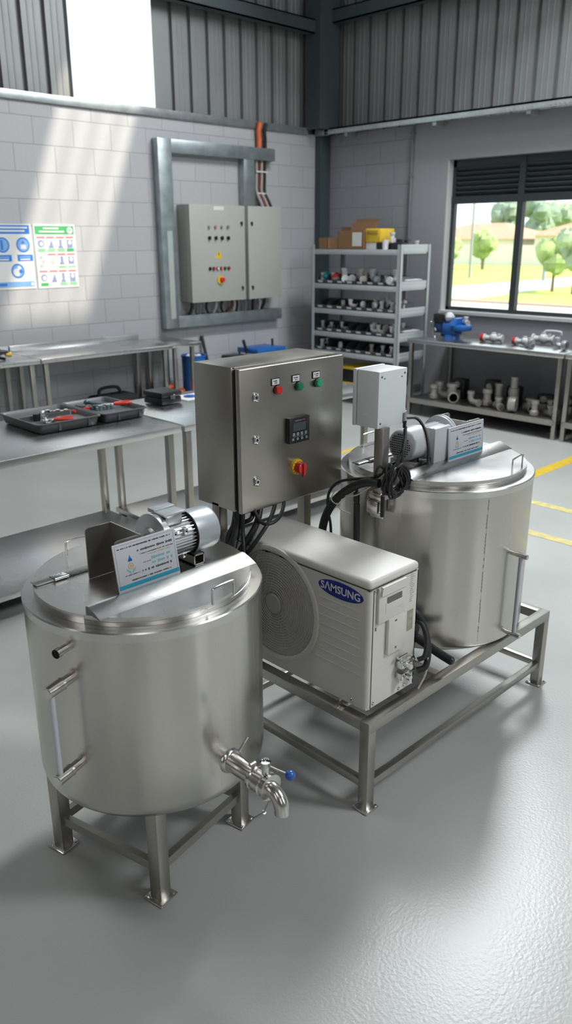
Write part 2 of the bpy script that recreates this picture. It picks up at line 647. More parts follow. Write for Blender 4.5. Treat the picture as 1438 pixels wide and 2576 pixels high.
def text_mesh(mb, body, size, T, thick=0.0006, offset=0.0, mi=0, align='CENTER'):
    cu = bpy.data.curves.new('lettering', 'FONT')
    cu.body = body
    cu.size = size
    cu.align_x = align
    cu.align_y = 'CENTER'
    cu.extrude = thick
    cu.offset = offset
    cu.resolution_u = 3
    ob = bpy.data.objects.new('lettering', cu)
    COL.objects.link(ob)
    dg = bpy.context.evaluated_depsgraph_get()
    me = bpy.data.meshes.new_from_object(ob.evaluated_get(dg))
    bpy.data.objects.remove(ob)
    bpy.data.curves.remove(cu)
    vs = [T @ v.co for v in me.vertices]
    mb.add(vs, [list(p.vertices) for p in me.polygons], mi=mi)
    bpy.data.meshes.remove(me)


FACE_MY = Matrix(((1, 0, 0, 0), (0, 0, -1, 0), (0, 1, 0, 0), (0, 0, 0, 1)))      # text on a face looking towards -Y
FACE_MX = Matrix(((0, 0, -1, 0), (-1, 0, 0, 0), (0, 1, 0, 0), (0, 0, 0, 1)))     # text on a face looking towards -X

# ================================================================== SETTING
XR, YL, ZG, ZR = 8.15, 7.57, 3.15, 6.2         # right wall plane, left wall plane, top of the block work, roof
struct(MB().box(-5.2, XR + 0.22, -5.2, YL + 0.22, -0.12, 0.0).build('floor', FLOOR))

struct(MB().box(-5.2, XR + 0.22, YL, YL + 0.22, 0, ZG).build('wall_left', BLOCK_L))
WY0, WY1, WZ0, WZ1 = 2.2, 5.68, 1.10, 2.75    # window opening in the right wall
b = MB()
b.box(XR, XR + 0.22, 6.20, YL, 0, ZG)
b.mi = 1
b.box(XR, XR + 0.22, WY1, 6.20, 0, ZG)
b.box(XR, XR + 0.22, -5.2, WY0, 0, ZG)
b.box(XR, XR + 0.22, WY0, WY1, 0, WZ0)
b.box(XR, XR + 0.22, WY0, WY1, WZ1, ZG)
b.mi = 2
b.box(XR + 0.005, XR + 0.10, WY1 - 0.012, WY1 + 0.001, WZ0, WZ1)
b.box(XR - 0.03, XR + 0.10, WY0, WY1, WZ0 - 0.03, WZ0 + 0.004)
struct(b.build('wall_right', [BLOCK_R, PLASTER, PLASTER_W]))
struct(MB().box(-5.2, -5.0, -5.2, YL, 0, ZR).build('wall_back', BACKWALL))
struct(MB().box(-5.0, XR + 0.22, -5.2, -5.0, 0, ZR).build('wall_front', BACKWALL))

# made-up frames around those fill lamps; the wall behind has no opening
for k, (ax, c, w) in enumerate((('X', -0.6, 0.5), ('X', 3.4, 0.5), ('Y', -1.6, 0.5), ('Y', 3.2, 0.8))):
    b = MB()
    for a0, a1, z0, z1 in ((-w / 2 - 0.06, -w / 2, 0.34, 4.86), (w / 2, w / 2 + 0.06, 0.34, 4.86), (-w / 2 - 0.06, w / 2 + 0.06, 0.34, 0.40), (-w / 2 - 0.06, w / 2 + 0.06, 4.80, 4.86)):
        if ax == 'X': b.box(-5.0, -4.88, c + a0, c + a1, z0, z1)
        else: b.box(c + a0, c + a1, -5.0, -4.88, z0, z1)
    struct(b.build('window_%d' % (4 + k), CHAR))

# roof with the opening under the first roof light
RX0, RX1, RY0, RY1 = 5.56, 6.50, 2.45, 4.95
b = MB()
b.box(-5.2, RX0, -5.2, YL + 0.3, ZR, ZR + 0.08)
b.box(RX1, XR + 0.3, -5.2, YL + 0.3, ZR, ZR + 0.08)
b.box(RX0, RX1, -5.2, RY0, ZR, ZR + 0.08)
b.box(RX0, RX1, RY1, YL + 0.3, ZR, ZR + 0.08)
struct(b.build('ceiling', ROOF_IN))
struct(MB().box(RX0, RX1, RY0, RY1, ZR + 0.03, ZR + 0.034).build('window_3', ROOFSHEET))


def cladding(mb, a0, a1, place, z0, z1, phase, pitch=0.245, depth=0.035):
    """profiled sheet seen from inside: flat pans with narrow recessed ribs and two faint stiffeners"""
    P = [(a0, 0.0, 0)]
    k = math.ceil((a0 - phase) / pitch)
    c = phase + k * pitch
    while c - pitch < a1:
        for u, d, mi in ((-0.026, 0, 0), (-0.016, depth, 1), (0.016, depth, 1), (0.026, 0, 0), (0.082, 0, 0), (0.088, -0.004, 0),
                         (0.098, -0.004, 0), (0.104, 0, 0), (0.146, 0, 0), (0.152, -0.004, 0), (0.162, -0.004, 0), (0.168, 0, 0)):
            x = c + u
            if a0 < x < a1: P.append((x, d, mi))
        c += pitch
    P.append((a1, 0.0, 0))
    P.sort()
    for (x0, d0, m0), (x1, d1, m1) in zip(P, P[1:]):
        if x1 - x0 < 1e-5: continue
        mb.add([place(x0, d0, z0), place(x1, d1, z0), place(x1, d1, z1), place(x0, d0, z1)], [(0, 1, 2, 3)], mi=1 if (m0 or m1) else 0)


SX0, SX1 = 4.60, 5.575                          # translucent bay in the left cladding
pl = lambda a, d, z: (a, YL + 0.07 + d, z)
pr_ = lambda a, d, z: (XR + 0.07 + d, a, z)
b = MB()
cladding(b, -5.0, SX0, pl, ZG, ZR, 4.095)
cladding(b, SX1, XR + 0.1, pl, ZG, ZR, 4.095)
struct(b.build('wall_left', [CLAD, CLAD_GROOVE], smooth=False))
b = MB()
cladding(b, -5.0, YL + 0.1, pr_, ZG, ZR, 5.96)
struct(b.build('wall_right', [CLAD, CLAD_GROOVE], smooth=False))
b = MB()
cladding(b, SX0 - 0.01, SX1 + 0.01, pl, ZG, ZR, 4.095, depth=0.02)
struct(b.build('window_2', [SKYSHEET, SKYSHEET], smooth=False))

# steel frame of the hall
struct(MB().box(-5, 7.8, YL - 0.03, YL + 0.07, 3.135, 3.215, 0.006).build('trim_1', GALV))
b = MB()
b.box(7.94, XR + 0.02, -5, 7.40, 3.185, 3.205)
b.box(7.94, 7.952, -5, 7.40, 3.135, 3.205)
for i in range(150):
    y = 7.35 - i * 0.05
    b.box(7.936, 7.94, y, y + 0.022, 3.152, 3.166)
b.box(7.94, 7.99, 7.34, 7.56, 3.13, 3.21)
for y in (7.05, 5.75, 4.6, 3.4):
    b.box(7.98, XR + 0.01, y, y + 0.05, 3.10, 3.185)
struct(b.build('trim_2', mat('tray_galvanised', (0.62, 0.66, 0.67), 0.38, 0.8, var=0.1, vscale=10)))
b = MB()
b.box(7.77, 7.79, 7.32, 7.57, ZG + 0.04, ZR)
b.box(7.79, 8.12, 7.40, 7.42, ZG + 0.04, ZR)
b.box(8.11, 8.13, 7.30, 7.60, ZG + 0.04, ZR)
b.box(7.785, 8.115, 7.325, 7.335, ZG + 0.04, ZR)
b.box(7.955, 8.14, 7.475, 7.565, 0, ZG + 0.04)
struct(b.build('trim_3', CHAR_STEEL))
b = MB()
b.box(-5, 7.80, YL - 0.17, YL - 0.155, 4.21, 4.36)
b.box(-5, 7.80, YL - 0.17, YL + 0.06, 4.345, 4.36)
b.box(-5, 7.80, YL - 0.17, YL - 0.06, 4.21, 4.225)
struct(b.build('trim_4', CHAR_STEEL))
b = MB()
b.box(7.985, 8.0, -5, 7.40, 4.34, 4.49)
b.box(7.985, XR + 0.06, -5, 7.40, 4.475, 4.49)
b.box(7.985, 8.09, -5, 7.40, 4.34, 4.355)
struct(b.build('trim_5', CHAR_STEEL))
b = MB()
b.cyl((8.128, 6.175, 1.2), (8.128, 6.175, 3.14), 0.016, seg=10)
for z in (1.9, 2.6, 3.05):
    b.box(8.11, 8.15, 6.155, 6.195, z, z + 0.03)
tag(b.build('conduit_pipe', mat('conduit_grey', (0.20, 0.21, 0.22), 0.5)), 'thin grey vertical conduit pipe on the right wall above the shelving rack', 'pipe')

# window with two louvred top lights per pair of panes
FX0, FX1 = 8.245, 8.305
win = MB()
win.box(FX0, FX1, WY0, WY0 + 0.07, WZ0, WZ1)
win.box(FX0, FX1, WY1 - 0.055, WY1, WZ0, WZ1)
win.box(FX0, FX1, WY0, WY1, WZ0, WZ0 + 0.045)
win.box(FX0, FX1, WY0, WY1, WZ1 - 0.075, WZ1)
win.box(FX0 - 0.006, FX1, WY0, WY1, 2.285, 2.365)
MULL = [4.745, 3.87, 3.0]
for y in MULL:
    win.box(FX0 - 0.01, FX1, y, y + 0.072, WZ0, WZ1)
winf = struct(win.build('window_1', CHAR))
edges = [WY0 + 0.07] + sorted(MULL) + [WY1 - 0.055]
for i, y0 in enumerate(edges[:-1]):
    a = y0 + (0.072 if i else 0)
    c = edges[i + 1]
    lv = MB()
    n = 6
    for k in range(n):
        z = 2.365 + (WZ1 - 0.075 - 2.365) * (k + 0.5) / n
        T = Matrix.Translation((FX0 + 0.035, (a + c) / 2, z)) @ Matrix.Rotation(radians(38), 4, 'Y')
        lv.box(-0.036, 0.036, -(c - a) / 2, (c - a) / 2, -0.003, 0.003, T=T)
    lv.mi = 1
    lv.box(FX1 - 0.006, FX1 - 0.002, a, c, 2.365, WZ1 - 0.075)
    lv.build('louvre', [mat('louvre_slat', (0.085, 0.10, 0.105), 0.4), VOID], winf)
    MB().box(FX0 + 0.02, FX0 + 0.026, a, c, WZ0 + 0.045, 2.285).build('pane', GLASS, winf)

# ------------------------------------------------------------------ floor lines
def strip(pts, w, m):
    mb = MB()
    p, q = Vector((*pts[0], 0)), Vector((*pts[1], 0))
    d = (q - p).normalized()
    n = Vector((-d.y, d.x, 0)) * w / 2
    vs = [p - n, q - n, q + n, p + n]
    mb.prism([(v.x, v.y) for v in vs], 'Z', 0.0, 0.0022)
    return mb.build('floor_line', m, smooth=False)


tag(strip([(2.2, 3.17), (7.2, 3.17)], 0.11, YELLOW_PAINT), 'bright yellow line on the floor leading to the right workbench', 'floor line')
tag(strip([(5.38, 3.05), (5.33, -1.0)], 0.085, YELLOW_PAINT_WORN), 'worn pale yellow floor line farther back, right of the rear tank', 'floor line')
tag(strip([(4.76, 3.05), (4.76, -1.0)], 0.085, mat('faded_yellow_paint', (0.72, 0.60, 0.25), 0.4, var=0.15, vscale=18)), 'faded yellow floor line nearest the rear tank, right of it', 'floor line')
tag(strip([(4.6, 4.80), (6.6, 4.86)], 0.07, mat('thin_yellow_paint', (0.72, 0.55, 0.12), 0.4)), 'short yellow floor line seen between the steel cabinet and the rear tank', 'floor line')

# ================================================================== OUTSIDE
b = MB()
b.box(XR + 0.22, 23.8, -40, 70, -0.2, -0.10)
b.mi = 1
b.box(23.8, 24.6, -40, 70, -0.2, -0.06)
b.mi = 2
b.box(24.6, 140, -60, 160, -0.2, -0.08)
b.mi = 0
b.prism([(24.6, 15.9), (36.5, 17.7), (46.0, 17.6), (56, 19.5), (53.0, 23.0), (42.1, 21.3), (31.1, 21.0), (24.6, 20.4)], 'Z', -0.08, -0.07)
struct(b.build('ground', [PAVE, KERB, GRASS], smooth=False))
b = MB()
b.box(XR + 0.2, 9.5, 0.5, 7.5, 3.2, 3.28)  # added unseen canopy, keeps direct sun off the window bench
struct(b.build('added_sun_canopy', CHAR_STEEL))
tag(MB().box(60, 60.3, -10, 90, -0.1, 1.45).build('boundary_wall', HOUSE_WALL), 'long pale boundary wall beyond the lawn outside the window', 'wall')


def house(x, y0, y1, ze, zr, label):
    t = thing('house', (x, (y0 + y1) / 2, -0.1), label, 'house')
    MB().box(x, x + 8, y0, y1, -0.1, ze).build('wall', HOUSE_WALL, t)
    m = MB()
    e = 0.6
    ym = (y0 + y1) / 2
    vs = [(x - e, y0 - e, ze), (x + 8 + e, y0 - e, ze), (x + 8 + e, y1 + e, ze), (x - e, y1 + e, ze), (x + 4, y0 + (y1 - y0) * 0.33, zr), (x + 4, y1 - (y1 - y0) * 0.33, zr)]
    m.add(vs, [(0, 1, 4), (1, 2, 5, 4), (2, 3, 5), (3, 0, 4, 5), (3, 2, 1, 0)])
    m.build('roof', ROOF_TILE, t, smooth=False)
    return t


house(66, 38.5, 49, 1.95, 3.35, 'house with an orange hipped roof behind the boundary wall, left pane of the window')
house(66, 27, 36.6, 2.2, 3.7, 'house with a reddish roof seen through the second window pane')


def tree(x, y, tr, zc, r, h, leaf, label, group=None, n=10):
    t = thing('tree', (x, y, -0.1), label, 'tree', group)
    MB().cyl((x, y, -0.1), (x, y, zc), tr, tr * 0.6, 8).build('trunk', BARK, t)
    m = MB()
    for i in range(n):
        a, rr = random.uniform(0, 2 * pi), random.uniform(0, 0.65) * r
        m.blob((x + rr * cos(a), y + rr * sin(a), zc + random.uniform(-0.5, 0.55) * h), r * random.uniform(0.35, 0.6), 0.22, 12, 8)
    m.build('crown', LEAF_HAZY[leaf], t)


tree(55, 37.6, 0.12, 1.25, 0.85, 1.1, 0, 'small young tree in front of the boundary wall, left pane of the window', n=9)
tree(50, 31.5, 0.13, 1.7, 1.0, 1.3, 0, 'young green tree on the lawn just left of the window mullion', n=10)
tree(30.4, 15.9, 0.07, 1.35, 0.78, 0.85, 0, 'leafy young tree in front of the path, right pane of the window', n=13)
tree(29.5, 14.6, 0.06, 1.5, 0.7, 0.9, 2, 'young tree at the right edge of the view through the window', n=11)
for x, y, zc, r, h, lf, lb in ((92, 66.5, 2.9, 3.2, 1.6, 1, 'broad dark tree behind the orange roof'), (80, 47.8, 3.6, 2.1, 2.6, 1, 'tall grey-green tree left of the window mullion, behind the houses'),
                              (90, 49.3, 4.3, 2.4, 3.2, 1, 'tall tree just right of the window mullion, behind the houses'), (95, 48.2, 3.6, 2.6, 2.0, 2, 'rounded tree behind the reddish roof'),
                              (79, 36.6, 4.9, 2.5, 3.4, 1, 'tall dark tree at the right edge of the window'), (88, 62, 2.6, 2.4, 1.4, 2, 'pale green tree between the orange roof and the mullion'),
                              (75, 56.5, 3.9, 1.2, 1.5, 2, 'pale tree at the left edge of the window')):
    tree(x, y, 0.2, zc, r, h, lf, lb, n=15)
tag(MB().cyl((38.7, 25.15, -0.1), (38.7, 25.15, 6.5), 0.075, 0.06, 8).build('lamp_post', mat('post_grey', (0.25, 0.27, 0.30), 0.5)), 'slim grey lamp post on the lawn outside the left pane', 'post')
tag(MB().cyl((38.0, 20.4, -0.1), (38.0, 20.4, 1.45), 0.09, 0.09, 8).build('bollard', mat('post_grey', (0.25, 0.27, 0.30), 0.5)), 'short grey post on the lawn seen through the second pane', 'post')

# ================================================================== TANKS
def chord(cx, cy, R, y):
    return sqrt(max(0.0, R * R - (y - cy) ** 2))


def half_disc(mb, cx, cy, R, ylim, side, z0, z1, n=40):
    """segment of a disc beyond the line y = ylim (side +1: y > ylim)"""
    h = chord(cx, cy, R, ylim)
    a0 = atan2(ylim - cy, h)
    pts = []
    if side < 0:
        s, e = a0, -pi - a0
    else:
        s, e = a0, pi - a0
    for i in range(n + 1):
        a = s + (e - s) * i / n
        pts.append((cx + R * cos(a), cy + R * sin(a)))
    mb.prism(pts, 'Z', z0, z1)


def wire_handle(p0, p1, h, r, name, parent):
    p0, p1 = Vector(p0), Vector(p1)
    d = (p1 - p0).normalized() * 0.008
    up_ = Vector((0, 0, h))
    MB().tube([p0, p0 + up_ * 0.82, p0 + up_ + d, p1 + up_ - d, p1 + up_ * 0.82, p1], r, 8, sub=5).build(name, CHROME, parent)


def gauge(root, cx, cy, R, ang, z0, z1, length, r, tube_at):
    """level gauge: two stub pipes joined by a clear tube"""
    d = Vector((cos(ang), sin(ang), 0))
    for z in (z1, z0):
        p = Vector((cx, cy, z)) + d * (R - 0.012)
        m = MB()
        q = p + d * length
        m.cyl(p, p + d * length * 0.42, r * 0.85, seg=20)
        m.cyl(p + d * length * 0.40, q, r, seg=20)
        m.cyl(q - d * 0.002, q + d * 0.0015, r * 0.9, r * 0.8, seg=20)
        if r > 0.012:
            m.cyl(p + d * 0.040, p + d * 0.046, r * 1.08, r * 1.05, seg=20)
        m.build('gauge_pipe', STEEL_PIPE, root)
    a = Vector((cx, cy, 0)) + d * (R + length * tube_at)
    MB().cyl((a.x, a.y, z0 + r * 0.6), (a.x, a.y, z1 - r * 0.6), 0.0085, seg=14).build('sight_tube', TUBE_CLEAR, root)


def motor(root, x_fl, x_end, y, z, rb, rc, rf, s, paint, fins_dark, box_side):
    """electric motor along X; s=+1 fan cowl towards +X.  All metres, world space"""
    L = abs(x_end - x_fl)
    X = lambda t: x_fl + s * t
    ax = (s, 0, 0)
    body = MB()
    body.lathe([(rb * 0.86, 0.0), (rb * 0.86, L * 0.60)], (X(0.02), y, z), ax, 40)
    nf = 34
    for i in range(nf):
        a = 2 * pi * i / nf
        ca, sa = cos(a), sin(a)
        T = Matrix.Translation((X(0.024), y, z)) @ Matrix.Rotation(a, 4, 'X')
        x0, x1 = (0, s * L * 0.56)
        body.box(min(x0, x1), max(x0, x1), -0.0016, 0.0016, rb * 0.82, rb * (1.0 if i % 2 else 0.985), T=T)
    mo = body.build('motor', [paint], root)
    m = MB()
    m.lathe([(rf * 0.30, -0.016), (rf * 0.52, -0.014), (rf * 0.56, -0.003), (rf * 0.97, 0.0), (rf, 0.003), (rf, 0.010), (rf * 0.965, 0.012), (rf * 0.965, 0.024), (rb * 0.9, 0.030)], (X(0), y, z), ax, 56)
    m.build('flange', paint, mo)
    m = MB()
    c0 = L * 0.58
    m.lathe([(rb * 0.9, c0 - 0.001), (rc, c0), (rc, c0 + (L - c0) * 0.55), (rc * 0.985, c0 + (L - c0) * 0.58), (rc * 0.985, c0 + (L - c0) * 0.80), (rc * 0.93, c0 + (L - c0) * 0.93), (rc * 0.80, L), (0.0, L + 0.001)], (X(0), y, z), ax, 56)
    cowl = m.build('fan_cowl', ALU_PAINT if paint is ALU else paint, mo, ang=50)
    m = MB()
    m.lathe([(rc + 0.0006, c0 - 0.004), (rc + 0.0006, c0 - 0.0005)], (X(0), y, z), ax, 56)
    m.build('cowl_gap', VOID, mo)  # dark ring drawn as the gap at the cowl edge
    if paint is not ALU:                                    # the fan grille faces the camera here
        g = MB()
        n = 11
        for i in range(n):
            for j in range(n):
                u, v = (i - (n - 1) / 2) * rc * 0.135, (j - (n - 1) / 2) * rc * 0.135
                if u * u + v * v < (rc * 0.72) ** 2:
                    hw = rc * 0.036
                    g.box(X(L + 0.0005), X(L + 0.0022), y + u - hw, y + u + hw, z + v - hw, z + v + hw)
        g.build('fan_grille', VOID, mo)
    # shaft coupling
    m = MB()
    m.cyl((X(-0.115), y, z), (X(-0.012), y, z), rf * 0.16, seg=20)
    for k in range(6):
        a = 2 * pi * k / 6
        m.cyl((X(-0.105), y + rf * 0.25 * cos(a), z + rf * 0.25 * sin(a)), (X(-0.012), y + rf * 0.25 * cos(a), z + rf * 0.25 * sin(a)), 0.0048, seg=8)
    m.cyl((X(-0.024), y, z), (X(-0.012), y, z), rf * 0.36, seg=24)
    m.build('shaft_coupling', CHROME, mo)
    if box_side == 'top':
        m = MB()
        m.box(X(0.03), X(0.095), y - 0.036, y + 0.036, z + rb * 0.7, z + rb + 0.022, 0.009)
        tb = m.build('terminal_box', paint, mo)
        m = MB()
        m.box(X(0.024), X(0.102), y + 0.012, y + 0.046, z + rb + 0.023, z + rb + 0.030, 0.002)
        m.box(X(0.024), X(0.102), y - 0.040, y + 0.046, z + rb + 0.018, z + rb + 0.025, 0.002)
        m.build('box_lid', ALU_PAINT, mo)
        for dx, dz in ((0.045, 0.030), (0.085, 0.030), (0.05, -0.052), (0.09, -0.052)):
            m = MB()
            yy = y - sqrt(max(0, rb * rb - dz * dz)) - 0.004
            m.box(X(dx - 0.008), X(dx + 0.008), yy - 0.002, yy + 0.016, z + dz - 0.010, z + dz + 0.010, 0.002)
            m.mi = 1
            m.cyl((X(dx), yy - 0.003, z + dz), (X(dx), yy, z + dz), 0.003, seg=8)
            m.build('mounting_lug', [paint, VOID], mo)
    else:
        m = MB()
        m.box(X(0.085), X(0.185), y - rb - 0.022, y - rb * 0.6, z - 0.062, z + 0.068, 0.008)
        m.build('terminal_box', paint, mo)
        m = MB()
        m.box(X(0.080), X(0.190), y - rb - 0.040, y - rb - 0.018, z - 0.072, z + 0.070, 0.008)
        m.build('box_lid', paint, mo)
        m = MB()
        m.tube([(X(0.17), y - rb - 0.02, z - 0.055), (X(0.21), y - rb - 0.015, z - 0.055), (X(0.24), y - rb + 0.0, z - 0.052)], 0.009, 10)
        m.build('cable_gland', BLACK, mo)
    return mo


def sign_strokes(mb, x0, x1, z, h, seed, words, T, mi):
    """row of illegible printed strokes"""
    rnd = random.Random(seed)
    x = x0
    while x < x1 - h * 0.5:
        w = rnd.uniform(0.5, 1.0) * h
        hh = h * rnd.choice((0.65, 0.75, 1.0))
        mb.box(x, min(x + w * 0.75, x1), -0.0006, 0.0, z - hh / 2, z + hh / 2, T=T, )
        mb.m[-6:] = [mi] * 6
        x += w
        if rnd.random() < words: x += h * 0.8


def sign(x, y, z, w, h, tilt, yaw, label):
    t = thing('sign_card', (x, y, z), label, 'sign', None)
    T = Matrix.Translation((x, y, z)) @ Matrix.Rotation(yaw, 4, 'Z') @ Matrix.Rotation(tilt, 4, 'X')
    m = MB()
    m.box(0, w, 0, 0.004, 0, h, 0.001, T=T)
    m.build('board', WHITE_BOARD, t)
    m = MB()
    e = 0.004
    for bx in ((0.006, w - 0.006, h - 0.006, h - 0.0052), (0.006, 0.0068, 0.012, h - 0.006), (w - 0.0068, w - 0.006, 0.012, h - 0.006)):
        m.box(bx[0], bx[1], -0.0004, 0.0, bx[2], bx[3], T=T)
    m.mi = 0
    sign_strokes(m, w * 0.06, w * 0.93, h * 0.89, h * 0.030, 1, 0.25, T, 1)
    sign_strokes(m, w * 0.36, w * 0.94, h * 0.765, h * 0.046, 2, 0.2, T, 1)
    sign_strokes(m, w * 0.40, w * 0.95, h * 0.680, h * 0.020, 3, 0.2, T, 1)
    sign_strokes(m, w * 0.52, w * 0.90, h * 0.630, h * 0.016, 4, 0.2, T, 4)
    sign_strokes(m, w * 0.57, w * 0.93, h * 0.535, h * 0.060, 5, 0.3, T, 2)
    sign_strokes(m, w * 0.57, w * 0.93, h * 0.435, h * 0.060, 6, 0.3, T, 2)
    sign_strokes(m, w * 0.43, w * 0.55, h * 0.490, h * 0.018, 7, 0.2, T, 1)
    sign_strokes(m, w * 0.40, w * 0.90, h * 0.330, h * 0.046, 8, 0.25, T, 1)
    sign_strokes(m, w * 0.13, w * 0.37, h * 0.325, h * 0.022, 9, 0.2, T, 1)
    sign_strokes(m, w * 0.22, w * 0.86, h * 0.205, h * 0.032, 10, 0.25, T, 1)
    m.build('lettering', [INK_MID, INK, TEAL, CYAN, TAN], t, smooth=False)
    m = MB()
    m.box(0.003, w - 0.003, -0.0005, 0.0, 0.010, h * 0.155, T=T)
    m.mi = 1
    sign_strokes(m, w * 0.08, w * 0.9, h * 0.10, h * 0.014, 11, 0.9, T, 1)
    m.build('blue_band', [CYAN, mat('band_ink', (0.02, 0.16, 0.32), 0.5)], t, smooth=False)
    # emblem: a drop above an orange ring and a pair of teal leaves
    m = MB()
    cx, cz, k = w * 0.235, h * 0.50, h / 0.145
    pts = [(cx + 0.0095 * k * sin(a) * (1 if abs(a) < 2 else 1), 0, 0) for a in (0,)]
    drop = [(0.0, 0.028)] + [(0.0072 * sin(a), 0.0105 - 0.0075 * cos(a)) for a in [pi * 2 * i / 20 for i in range(4, 17)]][::-1]
    m.add([T @ Vector((cx + u * k, -0.0006, cz + (v + 0.006) * k)) for u, v in drop], [tuple(range(len(drop)))], mi=0)
    ring = []
    for i in range(20):
        a = 2 * pi * i / 20
        for r in (0.0072, 0.0095):
            ring.append(T @ Vector((cx + r * k * cos(a), -0.0005, cz + (r * sin(a)) * k)))
    m.add(ring, [(2 * i, 2 * i + 1, (2 * i + 3) % 40, (2 * i + 2) % 40) for i in range(20)], mi=1)
    for rr, zz in ((0.0045, 0.0), ):
        m.add([T @ Vector((cx + rr * k * cos(2 * pi * i / 14), -0.0006, cz + rr * k * sin(2 * pi * i / 14))) for i in range(14)], [tuple(range(14))], mi=1)
    for sgn in (-1, 1):
        lf = [(0.001, -0.022), (0.006, -0.020), (0.013, -0.013), (0.0165, -0.005), (0.010, -0.009), (0.003, -0.015)]
        m.add([T @ Vector((cx + sgn * u * k, -0.0005, cz + v * k)) for u, v in lf], [tuple(range(len(lf)))], mi=2)
    m.build('emblem', [BLUE_SIGN, TAN, TEAL], t, smooth=False)
    return t


def lid_and_top(root, cx, cy, R, Rl, zt, zl, ridge_y, strip_y, crest, handles):
    """rim, fixed bridge plate, two flaps with wire handles"""
    m = MB()
    m.lathe([(R - 0.006, zt - 0.030), (R + 0.0015, zt - 0.028), (R + 0.003, zt - 0.004), (R, zt), (Rl - 0.008, zt + 0.002), (Rl - 0.012, zt - 0.006)], (cx, cy, 0), seg=96)
    m.build('rim', STEEL_LID, root)
    z0, z1 = zt + 0.002, zl
    y0, y1 = ridge_y, strip_y
    # bridge between the two straight edges
    m = MB()
    pts = []
    h0, h1 = chord(cx, cy, Rl, y0), chord(cx, cy, Rl, y1)
    a0, a1 = atan2(y0 - cy, h0), atan2(y1 - cy, h1)
    for i in range(13): a = a0 + (a1 - a0) * i / 12; pts.append((cx + Rl * cos(a), cy + Rl * sin(a)))
    for i in range(13): a = pi - a1 + (a1 - a0) * i / 12; pts.append((cx + Rl * cos(a), cy + Rl * sin(a)))
    m.prism(pts, 'Z', z0, z1 - 0.001)
    m.build('lid_bridge', STEEL_LID, root)
    # front flap with its folded-up edge
    m = MB()
    half_disc(m, cx, cy, Rl, y0 - 0.001, -1, z0, z1)
    m.lathe([(Rl - 0.002, z0 + 0.010), (Rl + 0.0015, z0 + 0.011), (Rl + 0.0015, z0 + 0.013), (Rl - 0.002, z0 + 0.014)], (cx, cy, 0), seg=60, a0=-pi - a0, a1=a0)
    hx = chord(cx, cy, Rl, y0 - 0.03)
    prof = [(y0 - 0.062, z1 - 0.002), (y0 - 0.058, z1 + 0.001), (y0 - 0.008, z1 + crest), (y0 + 0.006, z1 + crest), (y0 + 0.010, z1 + crest - 0.004), (y0 + 0.010, z1 - 0.002)]
    m.prism(prof, 'X', cx - hx - 0.004, cx + hx + 0.004)
    fl = m.build('lid_flap', STEEL_LID, root, ang=25)
    # rear flap with a flat cover strip and hinge
    m = MB()
    half_disc(m, cx, cy, Rl, y1 + 0.002, 1, z0, z1)
    h = chord(cx, cy, Rl, y1)
    m.box(cx - h + 0.003, cx + h - 0.003, y1 - 0.016, y1 + 0.020, z1, z1 + 0.006, 0.001)
    m.prism([(y1 + 0.02, z1), (y1 + 0.02, z1 + 0.004), (y1 + 0.034, z1)], 'X', cx - h + 0.01, cx + h - 0.01)
    fr = m.build('lid_flap', STEEL_LID, root, ang=25)
    m = MB()
    hx0 = cx - h * 0.80
    m.box(hx0, hx0 + 0.045, y1 - 0.022, y1 + 0.012, z1 + 0.006, z1 + 0.010, 0.001)
    m.cyl((hx0, y1 - 0.020, z1 + 0.007), (hx0 + 0.045, y1 - 0.020, z1 + 0.007), 0.0055, seg=12)
    for k in range(3):
        m.cyl((hx0 + 0.010 + k * 0.012, y1 + 0.004, z1 + 0.009), (hx0 + 0.010 + k * 0.012, y1 + 0.004, z1 + 0.0115), 0.0022, seg=8)
    m.build('hinge', CHROME, fr)
    wire_handle((*handles[0][0], z1), (*handles[0][1], z1), handles[2], 0.0032, 'flap_handle', fl)
    wire_handle((*handles[1][0], z1), (*handles[1][1], z1), handles[2], 0.0032, 'flap_handle', fr)


def u_bracket(root, xw, xo, y0, y1, z0, z1):
    """U of three sheet plates: web at xw, open at xo"""
    m = MB()
    th = 0.004
    a, c = min(xw, xo), max(xw, xo)
    for y in (y0, y1 - th):
        m.prism([(a, z0), (c, z0), (c, z1 - 0.012), (c - 0.004, z1 - 0.003), (c - 0.012, z1), (a + 0.010, z1), (a + 0.003, z1 - 0.004), (a, z1 - 0.012)], 'Y', y, y + th)
    m.box(xw - (th if xw > xo else 0), xw + (0 if xw > xo else th), y0, y1, z0, z1)
    for y in (y0 + 0.05, y1 - 0.05):
        for z in (z1 - 0.05, z0 + 0.05):
            m.cyl((xw - 0.008, y, z), (xw + 0.008, y, z), 0.006, seg=10)
    m.build('motor_bracket', DARK_STEEL, root)


def foot_plate(m, x, y, rz, w=0.075, t=0.008):
    T = Matrix.Translation((x, y, 0)) @ Matrix.Rotation(rz, 4, 'Z')
    m.box(-w / 2, w / 2, -w / 2, w / 2, 0, t, 0.003, T=T)
    for sx, sy in ((1, 1), (1, -1), (-1, 1), (-1, -1)):
        m.cyl(T @ Vector((sx * w * 0.37, sy * w * 0.37, t)), T @ Vector((sx * w * 0.37, sy * w * 0.37, t + 0.004)), 0.005, seg=8)


